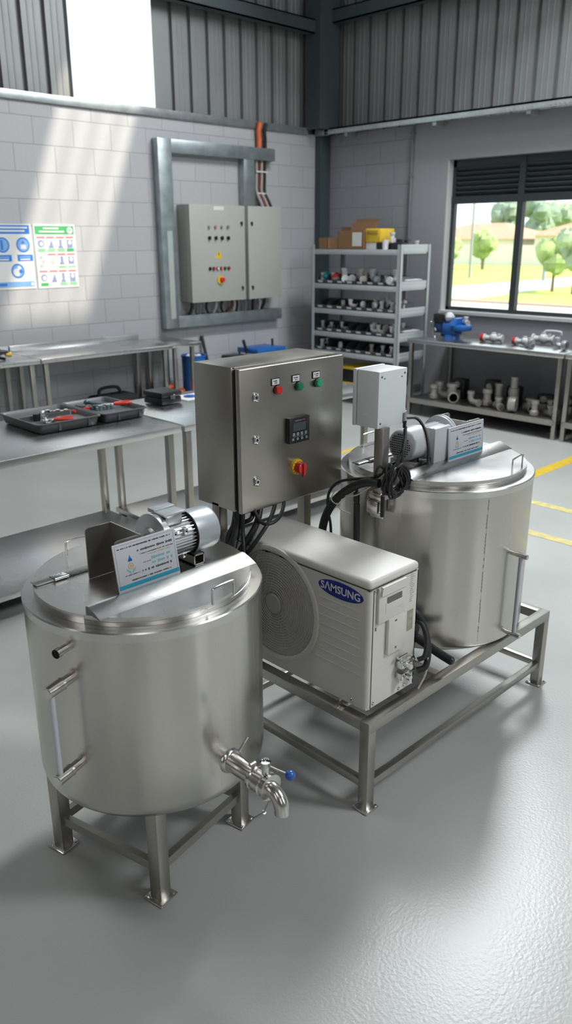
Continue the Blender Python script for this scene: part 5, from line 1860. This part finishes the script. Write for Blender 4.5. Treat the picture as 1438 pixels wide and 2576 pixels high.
t = thing('safety_poster', (4.21, yp, 1.455), 'white poster with green header and rows of small pictures on the left wall', 'poster', 'safety posters')
m = MB(); m.box(3.986, 4.438, yp, YL - 0.001, 1.452, 2.056); m.build('sheet', PAPER, t)
m = MB()
slab(m, 4.000, 4.425, 1.962, 2.040, 0)
slab(m, 4.09, 4.26, 2.010, 2.026, 2, 0.0012); slab(m, 4.045, 4.32, 1.980, 1.996, 2, 0.0012)
disc(m, 4.382, 2.000, 0.032, 2, 0.0012); disc(m, 4.382, 2.000, 0.012, 1, 0.0014)
rnd = random.Random(12)
for r, (zt_, zb_) in enumerate(((1.925, 1.805), (1.765, 1.650), (1.605, 1.480))):
    for c in range(4):
        x = 4.012 + c * 0.106
        if not (r == 1 and c == 0):
            slab(m, x, x + 0.086, zt_, zt_ + 0.016, 3)
            pale = (r == 1 and c == 1)
            mi = 5 if pale else 4
            kind = (r * 4 + c) % 4
            cx_ = x + 0.043
            if kind == 0:
                disc(m, cx_, (zt_ + zb_) / 2 + 0.01, 0.034, mi); disc(m, cx_ + 0.005, (zt_ + zb_) / 2 + 0.008, 0.020, 2, 0.0013)
            elif kind == 1:
                m.mi = mi; m.prism([(cx_ - 0.03, zb_ + 0.028), (cx_ + 0.03, zb_ + 0.028), (cx_ + 0.01, zt_ - 0.015), (cx_ - 0.01, zb_ + 0.06)], 'Y', yp - 0.001, yp)
            elif kind == 2:
                slab(m, cx_ - 0.012, cx_ + 0.014, zb_ + 0.045, zt_ - 0.012, mi); slab(m, cx_ - 0.025, cx_ + 0.025, zb_ + 0.026, zb_ + 0.045, mi)
            else:
                slab(m, cx_ - 0.032, cx_ + 0.030, zb_ + 0.028, zt_ - 0.015, mi); disc(m, cx_, zt_ - 0.04, 0.020, 2, 0.0013)
            if not pale and not (r == 2 and c == 1):
                slab(m, x + 0.004, x + 0.084, zb_ - 0.008, zb_ + (0.024 if r != 1 else 0.012), 0 if (r, c) in ((2, 0), (0, 3)) else 1)
        else:
            for u in range(3):
                disc(m, x + 0.03 + 0.022 * (u % 2), zt_ - 0.02 - 0.04 * u, 0.018, 5)
m.build('printing', [GREEN_SIGN, GREEN_PALE, PAPER, RED_INK, mat('picture_blue', (0.28, 0.32, 0.52), 0.5), mat('picture_grey', (0.55, 0.55, 0.55), 0.5)], t, smooth=False)

# ================================================================== SHELVING RACK
KX0, KX1, KY0, KY1 = 7.300, 7.860, 5.640, 6.985
SHELF = [1.795, 1.403, 1.110, 0.837, 0.612, 0.22]
t = thing('shelving_rack', (7.58, 6.31, 0), 'grey metal shelving rack with parts bins in the corner beside the window', 'shelf')
for x in (KX0, KX1 - 0.045):
    for y in (KY0, KY1 - 0.045):
        m = MB()
        if x == KX0: m.box(x, x + 0.004, y, y + 0.045, 0, 1.850)
        else: m.box(x + 0.041, x + 0.045, y, y + 0.045, 0, 1.850)
        if y == KY0: m.box(x, x + 0.045, y, y + 0.004, 0, 1.850)
        else: m.box(x, x + 0.045, y + 0.041, y + 0.045, 0, 1.850)
        m.build('upright', RACK, t)
for z in SHELF:
    m = MB()
    m.box(KX0 + 0.004, KX1 - 0.004, KY0 + 0.005, KY1 - 0.005, z - 0.006, z)
    m.box(KX0 + 0.002, KX0 + 0.014, KY0 + 0.040, KY1 - 0.040, z - 0.056, z, 0.002)
    m.box(KX1 - 0.014, KX1 - 0.004, KY0 + 0.040, KY1 - 0.040, z - 0.056, z)
    m.box(KX0 + 0.045, KX1 - 0.06, KY0 + 0.001, KY0 + 0.012, z - 0.030, z + 0.055, 0.002)
    m.box(KX0 + 0.045, KX1 - 0.09, KY0 - 0.004, KY0 + 0.004, z - 0.045, z + 0.010, 0.002)
    m.box(KX0 + 0.045, KX1 - 0.06, KY1 - 0.012, KY1 - 0.002, z - 0.030, z, 0.002)
    m.build('shelf', RACK, t)

# one parts bin, then copies
bw, bd, bh = 0.158, 0.30, 0.105
binp = thing('parts_bin', (0, 0, 0), '', 'bin')
m = MB()                                              # opening towards -X
y0, y1 = -bw / 2, bw / 2
for s in (y0, y1 - 0.003):
    m.prism([(0.0, 0.0), (bd, 0.0), (bd, bh), (0.09, bh), (0.03, bh * 0.42), (-0.018, bh * 0.40)], 'Y', s, s + 0.003)
m.box(0, bd, y0, y1, 0, 0.003)
m.box(bd - 0.003, bd, y0, y1, 0, bh)
m.prism([(0.0, 0.0), (0.004, 0.0), (-0.014, bh * 0.40), (-0.018, bh * 0.40)], 'Y', y0, y1)
m.box(bd - 0.012, bd + 0.004, y0, y1, bh - 0.006, bh)
m.build('bin_tub', BIN, binp)
m = MB()
m.prism([(-0.0075, bh * 0.12), (-0.0065, bh * 0.12), (-0.0155, bh * 0.34), (-0.0165, bh * 0.34)], 'Y', -0.036, 0.036)
m.build('bin_label', PAPER, binp)


def fit_mesh(kind, s=1.0):
    m = MB()
    if kind == 'tee':
        m.cyl((-0.045 * s, 0, 0.022 * s), (0.045 * s, 0, 0.022 * s), 0.017 * s, seg=14)
        m.cyl((0, 0, 0.022 * s), (0, 0, 0.068 * s), 0.017 * s, seg=14)
        for x in (-0.045, 0.033): m.cyl((x * s, 0, 0.022 * s), ((x + 0.012) * s, 0, 0.022 * s), 0.022 * s, seg=14)
        m.cyl((0, 0, 0.060 * s), (0, 0, 0.072 * s), 0.022 * s, seg=14)
    elif kind == 'elbow':
        m.tube([(-0.035 * s, 0, 0.022 * s), (0, 0, 0.022 * s), (0.028 * s, 0, 0.036 * s), (0.030 * s, 0, 0.075 * s)], 0.018 * s, 14)
        m.cyl((-0.045 * s, 0, 0.022 * s), (-0.030 * s, 0, 0.022 * s), 0.0225 * s, seg=14)
        m.cyl((0.030 * s, 0, 0.068 * s), (0.030 * s, 0, 0.084 * s), 0.0225 * s, seg=14)
    elif kind == 'coupling':
        m.lathe([(0.018 * s, 0), (0.024 * s, 0.004 * s), (0.024 * s, 0.024 * s), (0.017 * s, 0.030 * s), (0.017 * s, 0.058 * s), (0.022 * s, 0.062 * s), (0.022 * s, 0.080 * s), (0.013 * s, 0.082 * s)], seg=16)
    elif kind == 'ring':
        m.lathe([(0.020 * s, -0.016 * s), (0.034 * s, -0.016 * s), (0.036 * s, 0), (0.034 * s, 0.016 * s), (0.020 * s, 0.016 * s), (0.019 * s, 0), (0.020 * s, -0.016 * s)], (0, 0, 0.036 * s), (1, 0.25, 0), 18)
    return m


fprot = {}
for kind in ('tee', 'elbow', 'coupling', 'ring'):
    for nm, mt in (('white', FITTING_W), ('grey', FITTING), ('galv', GALV)):
        o = fit_mesh(kind).build('pipe_' + kind if kind != 'ring' else 'ring_nut', mt)
        fprot[(kind, nm)] = o
USED = set()
ORD = ('first', 'second', 'third', 'fourth', 'fifth', 'sixth', 'seventh', 'eighth')
LVL = {1: 'top bin row', 2: 'second bin row', 3: 'third bin row', 4: 'lowest bin row'}
KN = {'tee': 'tee', 'elbow': 'elbow', 'coupling': 'coupling', 'ring': 'ring nut'}


def place_fit(kind, nm, loc, rz, label, group, scale=1.0, rx=0.0):
    src = fprot[(kind, nm)]
    if (kind, nm) not in USED:
        USED.add((kind, nm)); o = src
    else:
        o = src.copy(); COL.objects.link(o)
    o.location = loc
    o.rotation_euler = (rx, 0, rz)
    o.scale = (scale,) * 3
    tag(o, label, 'fitting', group)
    return o


rnd = random.Random(5)
first = True
special = {(1, 0): ('teal', mat('teal_plastic', (0.01, 0.22, 0.24), 0.4)), (1, 1): ('red', RED)}
for lv in (1, 2, 3, 4):
    nb = 8
    for i in range(nb):
        y = KY1 - 0.05 - (KY1 - KY0 - 0.10) * (i + 0.5) / nb
        loc = (KX0 + 0.030, y, SHELF[lv] + 0.001)
        lab = 'dark grey parts bin, %s from left, %s on the rack' % (ORD[i], LVL[lv])
        if first:
            o = binp; o.location = loc; o['label'] = lab; o['group'] = 'parts bins on the rack'; first = False
        else:
            dup(binp, loc, 0, lab, 'parts bins on the rack')
        dens = {1: 2, 2: (0, 0, 1, 1, 1, 3, 3, 3)[i], 3: (1, 1, 1, 0, 0, 2, 3, 3)[i], 4: (2, 0, 1, 0, 0, 1, 1, 1)[i]}[lv]
        if (lv, i) in special:
            cn, mt = special[(lv, i)]
            m = MB(); m.blob((KX0 + 0.12, y, SHELF[lv] + 0.075), 0.058, 0.10, 12, 8)
            tag(m.build('plastic_cap', mt), '%s plastic cap in the %s bin from the left of the top row' % (cn, ORD[i]), 'cap')
            dens = 1
        for k in range(dens):
            kind = rnd.choice(('tee', 'elbow', 'coupling', 'ring'))
            nm = 'white' if (lv in (2, 3) and i > 4) or rnd.random() < 0.45 else rnd.choice(('grey', 'galv'))
            big = 1.9 if lv == 1 and k == 0 and i in (2, 4, 5, 7) else 1.25
            place_fit(kind, nm, (KX0 + 0.085 + 0.075 * k, y + rnd.uniform(-0.03, 0.03), SHELF[lv] + 0.022 + 0.016 * k), rnd.uniform(0, 3.1),
                      '%s pipe %s %s the %s bin, %s' % ({'white': 'white', 'grey': 'dull grey', 'galv': 'galvanised'}[nm], KN[kind], ('at front of', 'midway in', 'far back in')[k], ORD[i], LVL[lv]), 'fittings in the parts bins', big)
# crates on the bottom shelf
for i, (y, mt, nm) in enumerate(((6.10, mat('crate_blue', (0.02, 0.06, 0.20), 0.5), 'blue'), (6.42, BLACK, 'black'), (5.86, mat('crate_navy', (0.015, 0.03, 0.10), 0.5), 'navy'))):
    t = thing('storage_crate', (7.5, y, SHELF[5]), '%s storage crate with yellow edges on the bottom shelf of the rack' % nm, 'crate')
    MB().box(7.34, 7.72, y - 0.12, y + 0.12, SHELF[5] + 0.001, SHELF[5] + 0.20, 0.01).build('crate_body', mt, t)
    m = MB()
    m.box(7.332, 7.728, y - 0.128, y + 0.128, SHELF[5] + 0.19, SHELF[5] + 0.225, 0.008)
    m.box(7.332, 7.728, y - 0.128, y + 0.128, SHELF[5] + 0.004, SHELF[5] + 0.035, 0.008)
    m.build('crate_edge', YELLOW, t)


def carton(x0, x1, y0, y1, z0, h, label, flaps=True, label_patch=False):
    t = thing('cardboard_box', ((x0 + x1) / 2, (y0 + y1) / 2, z0), label, 'box', 'cardboard boxes on the rack')
    w = 0.005
    m = MB()
    m.box(x0, x1, y0, y0 + w, z0, z0 + h); m.box(x0, x1, y1 - w, y1, z0, z0 + h)
    m.box(x0, x0 + w, y0, y1, z0, z0 + h); m.box(x1 - w, x1, y0, y1, z0, z0 + h)
    m.box(x0, x1, y0, y1, z0, z0 + w)
    m.build('carton', CARD, t)
    if flaps:
        m = MB()
        m.add([(x1, y0, z0 + h), (x1, y1, z0 + h), (x1 + 0.03, y1, z0 + h + 0.09), (x1 + 0.03, y0, z0 + h + 0.09), (x1 - 0.004, y0, z0 + h), (x1 - 0.004, y1, z0 + h), (x1 + 0.026, y1, z0 + h + 0.092), (x1 + 0.026, y0, z0 + h + 0.092)],
              [(0, 1, 2, 3), (4, 7, 6, 5), (0, 4, 5, 1), (3, 2, 6, 7), (0, 3, 7, 4), (1, 5, 6, 2)])
        m.build('flap', CARD, t)
    if label_patch:
        MB().box(x0 - 0.002, x0, y0 + 0.02, y0 + 0.16, z0 + 0.035, z0 + h - 0.02).build('paper_label', PAPER, t)
    return t


ZS = SHELF[0] + 0.001
carton(7.36, 7.62, 6.785, 6.935, ZS, 0.13, 'small plain cardboard box at the left end of the rack top', False)
cb = carton(7.60, 7.84, 6.42, 6.775, ZS, 0.25, 'cardboard box with a dark hand hole, second from the left on the rack top', True)
MB().box(7.596, 7.60, 6.63, 6.755, ZS + 0.02, ZS + 0.12).build('hand_hole', CARD_DARK, cb)  # dark slab on the carton, shade of the hole put into its colour
carton(7.335, 7.56, 6.215, 6.60, ZS, 0.205, 'large open cardboard box with a white paper label on the rack top', True, True)
t = thing('yellow_container', (7.5, 6.06, ZS), 'yellow plastic container on a white carton on the rack top', 'container')
MB().box(7.36, 7.62, 5.985, 6.205, ZS + 0.075, ZS + 0.225, 0.012).build('container_body', YELLOW, t)
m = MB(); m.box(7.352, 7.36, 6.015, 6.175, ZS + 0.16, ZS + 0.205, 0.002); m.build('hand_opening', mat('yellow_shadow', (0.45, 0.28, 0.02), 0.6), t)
tag(MB().box(7.37, 7.60, 6.05, 6.205, ZS, ZS + 0.074, 0.004).build('white_carton', WHITE), 'low white carton under the yellow container on the rack top', 'box')
tag(MB().box(7.37, 7.50, 5.965, 6.045, ZS, ZS + 0.072, 0.01).build('black_box', BLACK), 'small black box beside the white carton on the rack top', 'box')
m = MB()
m.lathe([(0.034, 0), (0.038, 0.105), (0.036, 0.105), (0.032, 0.004), (0, 0.004)], (7.37, 5.915, ZS), seg=20)
tag(m.build('white_cup', WHITE), 'white cup standing on the rack top', 'cup')
place_fit('elbow', 'white', (7.43, 5.86, ZS + 0.07), 0.8, 'large white pipe elbow on the rack top, right of the white cup', 'fittings on the rack top', 1.35)
m = MB(); m.box(7.40, 7.56, 5.82, 5.90, ZS, ZS + 0.069, 0.008)
tag(m.build('black_box', BLACK), 'black box carrying the white pipe elbow on the rack top', 'box')
m = MB()
m.box(7.34, 7.52, 5.68, 5.80, ZS, ZS + 0.075, 0.012)
m.cyl((7.40, 5.74, ZS + 0.07), (7.40, 5.74, ZS + 0.11), 0.04, seg=16)
m.cyl((7.47, 5.70, ZS + 0.07), (7.47, 5.70, ZS + 0.10), 0.025, seg=16)
tag(m.build('black_fixture', BLACK), 'black pump fixture at the right end of the rack top', 'fixture')
place_fit('tee', 'white', (7.66, 5.70, ZS), 0.5, 'white pipe tee at the far right end of the rack top', 'fittings on the rack top', 1.3)
for z, lb in ((SHELF[1], 'second'), (SHELF[3], 'fourth')):
    m = MB(); m.box(7.42, 7.74, KY0 + 0.014, KY0 + 0.09, z + 0.06, z + 0.068); m.box(7.46, 7.70, KY0 + 0.02, KY0 + 0.09, z + 0.068, z + 0.074)
    tag(m.build('sheet_stack', WHITE), 'thin white sheets at the right end of the %s shelf of the rack' % lb, 'sheets')

# ================================================================== RIGHT BENCHES
def bench(y0, y1, label):
    t = thing('workbench', (7.7, (y0 + y1) / 2, 0), label, 'workbench', 'steel workbenches under the window')
    x0, x1, zt, zs = 7.30, 8.14, 0.855, 0.195
    MB().box(x0, x1, y0, y1, zt - 0.045, zt, 0.003).build('bench_top', STEEL_TOP, t)
    for x in (x0 + 0.012, x1 - 0.055):
        for y in (y0 + 0.02, y1 - 0.065):
            MB().box(x, x + 0.042, y, y + 0.042, 0, zt - 0.044, 0.002).build('leg', STEEL_TUBE, t)
    MB().box(x0 + 0.008, x1 - 0.02, y0 + 0.03, y1 - 0.03, zs - 0.05, zs, 0.003).build('shelf', DARK_STEEL, t)
    m = MB(); m.box(x0 + 0.002, x0 + 0.010, y0 + 0.05, y1 - 0.05, zs - 0.052, zs + 0.004); m.build('shelf_lip', STEEL_TUBE, t)


bench(3.625, 5.500, 'steel workbench under the window carrying the blue vise, full length in view')
bench(1.60, 3.610, 'second steel workbench under the window, cut off by the right photo edge')
BZ = 0.856
# vise
t = thing('bench_vise', (7.62, 5.17, BZ), 'blue bench vise on the left end of the workbench under the window', 'vise')
m = MB()
m.cyl((7.62, 5.13, BZ), (7.62, 5.13, BZ + 0.045), 0.095, 0.080, seg=24)
m.box(7.545, 7.70, 5.04, 5.22, BZ + 0.04, BZ + 0.17, 0.02)
m.box(7.52, 7.72, 4.93, 5.06, BZ + 0.09, BZ + 0.155, 0.02)
m.prism([(7.52, BZ + 0.15), (7.72, BZ + 0.15), (7.70, BZ + 0.225), (7.56, BZ + 0.225)], 'Y', 5.03, 5.09)
m.build('vise_body', BLUE_PAINT, t)
m = MB()
m.box(7.54, 7.70, 5.225, 5.33, BZ + 0.06, BZ + 0.17, 0.015)
m.box(7.56, 7.68, 5.20, 5.24, BZ + 0.02, BZ + 0.20, 0.01)
m.build('moving_jaw', mat('vise_dark_blue', (0.01, 0.05, 0.16), 0.4), t)
MB().box(7.53, 7.71, 5.21, 5.33, BZ + 0.17, BZ + 0.265, 0.012).build('jaw_plate', BLACK, t)
m = MB()
m.cyl((7.50, 5.28, BZ + 0.10), (7.56, 5.28, BZ + 0.10), 0.02, seg=12)
m.tube([(7.49, 5.32, BZ + 0.175), (7.47, 5.255, BZ + 0.02)], 0.011, 8, sub=1)
m.sphere((7.49, 5.322, BZ + 0.178), 0.016, seg=10, rings=6); m.sphere((7.47, 5.253, BZ + 0.016), 0.016, seg=10, rings=6)
m.build('vise_handle', CHROME, t)
m = MB(); m.blob((7.60, 5.16, BZ + 0.235), 0.055, 0.10, 12, 8, 0.9)
tag(m.build('rag', WHITE), 'white rag on top of the blue vise', 'rag')
place_fit('tee', 'white', (7.66, 4.985, BZ + 0.156), 1.0, 'white pipe tee resting on the blue vise', 'fittings on the workbench', 1.2)


def valve(x, y, z, s, rz, red, lever, label, mt=FITTING_W):
    t = thing('valve', (0, 0, 0), label, 'valve', 'valves on the workbench')
    m = MB()
    m.cyl((0, -0.10 * s, 0.045 * s), (0, 0.10 * s, 0.045 * s), 0.026 * s, seg=18)
    m.sphere((0, 0, 0.05 * s), 0.046 * s, seg=18, rings=12)
    m.cyl((0, 0, 0.05 * s), (0, 0, 0.105 * s), 0.022 * s, seg=14)
    m.cyl((0, -0.055 * s, 0.05 * s), (0, -0.055 * s, 0.095 * s), 0.018 * s, seg=14)
    m.build('valve_body', mt, t)
    m = MB()
    for yy in (-0.105, 0.090):
        m.cyl((0, yy * s, 0.045 * s), (0, (yy + 0.016) * s, 0.045 * s), 0.042 * s, seg=18)
    m.build('valve_flange', mt, t)
    if red:
        m = MB(); m.cyl((0, 0.108 * s, 0.045 * s), (0, 0.145 * s, 0.045 * s), 0.045 * s, 0.040 * s, seg=20)
        m.build('red_cap', RED, t)
    if lever:
        m = MB()
        m.tube([(0, 0, 0.105 * s), (0, -0.03 * s, 0.120 * s), (0, -0.15 * s, 0.118 * s), (0, -0.165 * s, 0.09 * s)], 0.011 * s, 8)
        m.build('lever', mt, t)
    t.location = (x, y, z)
    t.rotation_euler = (0, 0, rz)


valve(7.62, 4.60, BZ, 1.0, 0.15, True, False, 'white valve with a red end cap, next to the blue vise on the workbench')
valve(7.60, 4.22, BZ, 0.92, 0.0, True, False, 'white valve with a small red cap in front of the long lever on the workbench')
valve(7.86, 4.15, BZ, 1.15, 0.05, False, True, 'tall white valve with a long lever at the back of the workbench')
place_fit('tee', 'galv', (7.47, 4.09, BZ), 1.2, 'galvanised tee in front of the valves on the workbench', 'fittings on the workbench', 1.1)
place_fit('elbow', 'white', (7.66, 3.86, BZ), 1.4, 'white pipe elbow behind the round valve on the workbench', 'fittings on the workbench', 1.25)
place_fit('ring', 'galv', (7.52, 3.74, BZ), 1.3, 'galvanised ring nut at the right end of the workbench', 'fittings on the workbench', 1.4)
m = MB()
m.lathe([(0.05, 0), (0.05, 0.03), (0.035, 0.04), (0.035, 0.055), (0.052, 0.06), (0.055, 0.12), (0.042, 0.14), (0.042, 0.155), (0.058, 0.158), (0.058, 0.185), (0.0, 0.186)], (7.60, 3.55, BZ), seg=24)
m.cyl((7.60, 3.55, BZ + 0.09), (7.60, 3.42, BZ + 0.09), 0.028, seg=16)
tag(m.build('check_valve', mat('pale_casting', (0.52, 0.53, 0.52), 0.4, 0.2)), 'upright grey check valve at the right end of the benches', 'valve')
place_fit('coupling', 'grey', (7.56, 3.36, BZ), 0.2, 'dull grey coupling right of the upright check valve', 'fittings on the workbench', 1.2)

# heavy fittings on the shelf below
SZ = 0.196
rnd = random.Random(8)
G = 'heavy fittings on the bench shelf'
row = [('coupling', 7.44, 5.20, 1.55, 'at the left end of the front row'), ('elbow', 7.52, 5.12, 1.7, 'second in the front row'), ('tee', 7.46, 4.97, 2.1, 'third in the front row, with a tall neck'),
       ('elbow', 7.42, 4.66, 1.35, 'fourth in the front row'), ('coupling', 7.50, 4.55, 1.75, 'fifth in the front row'), ('tee', 7.42, 4.36, 1.35, 'sixth in the front row'),
       ('ring', 7.40, 4.18, 1.75, 'showing its round bore in the front row'), ('tee', 7.52, 4.05, 1.55, 'right of the round bore in the front row'), ('coupling', 7.40, 3.93, 1.5, 'ninth in the front row'),
       ('elbow', 7.60, 3.84, 1.25, 'tenth in the front row'), ('tee', 7.46, 3.79, 1.2, 'nearest the right bench leg')]
for kind, x, y, s, where in row:
    place_fit(kind, 'grey', (x, y, SZ), rnd.uniform(0.6, 1.6), 'dull steel %s %s on the bench shelf' % (KN[kind], where), G, s * 1.3)
for i, (x, y, w, h, where) in enumerate(((7.70, 5.02, 0.16, 0.22, 'left'), (7.72, 4.62, 0.15, 0.25, 'second'), (7.74, 4.36, 0.15, 0.21, 'third'), (7.74, 3.98, 0.18, 0.17, 'fourth'), (7.76, 3.72, 0.14, 0.18, 'last'))):
    t = thing('actuator', (x, y, SZ), 'black-cased actuator standing at the back of the bench shelf, %s from the left' % where if where not in ('left', 'last') else 'black-cased actuator at the back of the bench shelf, the %s one' % ('leftmost' if where == 'left' else 'rightmost'), 'actuator', 'actuators on the bench shelf')
    MB().box(x - 0.06, x + 0.06, y - w / 2, y + w / 2, SZ, SZ + h, 0.02, 3).build('actuator_case', BLACK, t)
    m = MB()
    m.cyl((x - 0.062, y, SZ + h * 0.72), (x - 0.085, y, SZ + h * 0.72), 0.035, seg=16)
    m.box(x - 0.09, x - 0.055, y - 0.045, y + 0.045, SZ + 0.002, SZ + h * 0.45, 0.01)
    m.build('actuator_flange', FITTING, t)
m = MB()
m.lathe([(0.055, 0), (0.055, 0.215), (0.040, 0.22), (0.038, 0.30), (0.042, 0.305), (0.042, 0.335), (0.0, 0.336)], (7.58, 4.28, SZ), seg=20)
tag(m.build('pipe_section', FITTING), 'tallest upright pipe section in the middle of the bench shelf', 'pipe')
m = MB()
m.lathe([(0.04, 0), (0.04, 0.21), (0.046, 0.215), (0.046, 0.24), (0.0, 0.241)], (7.60, 4.47, SZ), seg=20)
tag(m.build('pipe_section', FITTING), 'shorter upright pipe section left of the tallest one on the bench shelf', 'pipe')
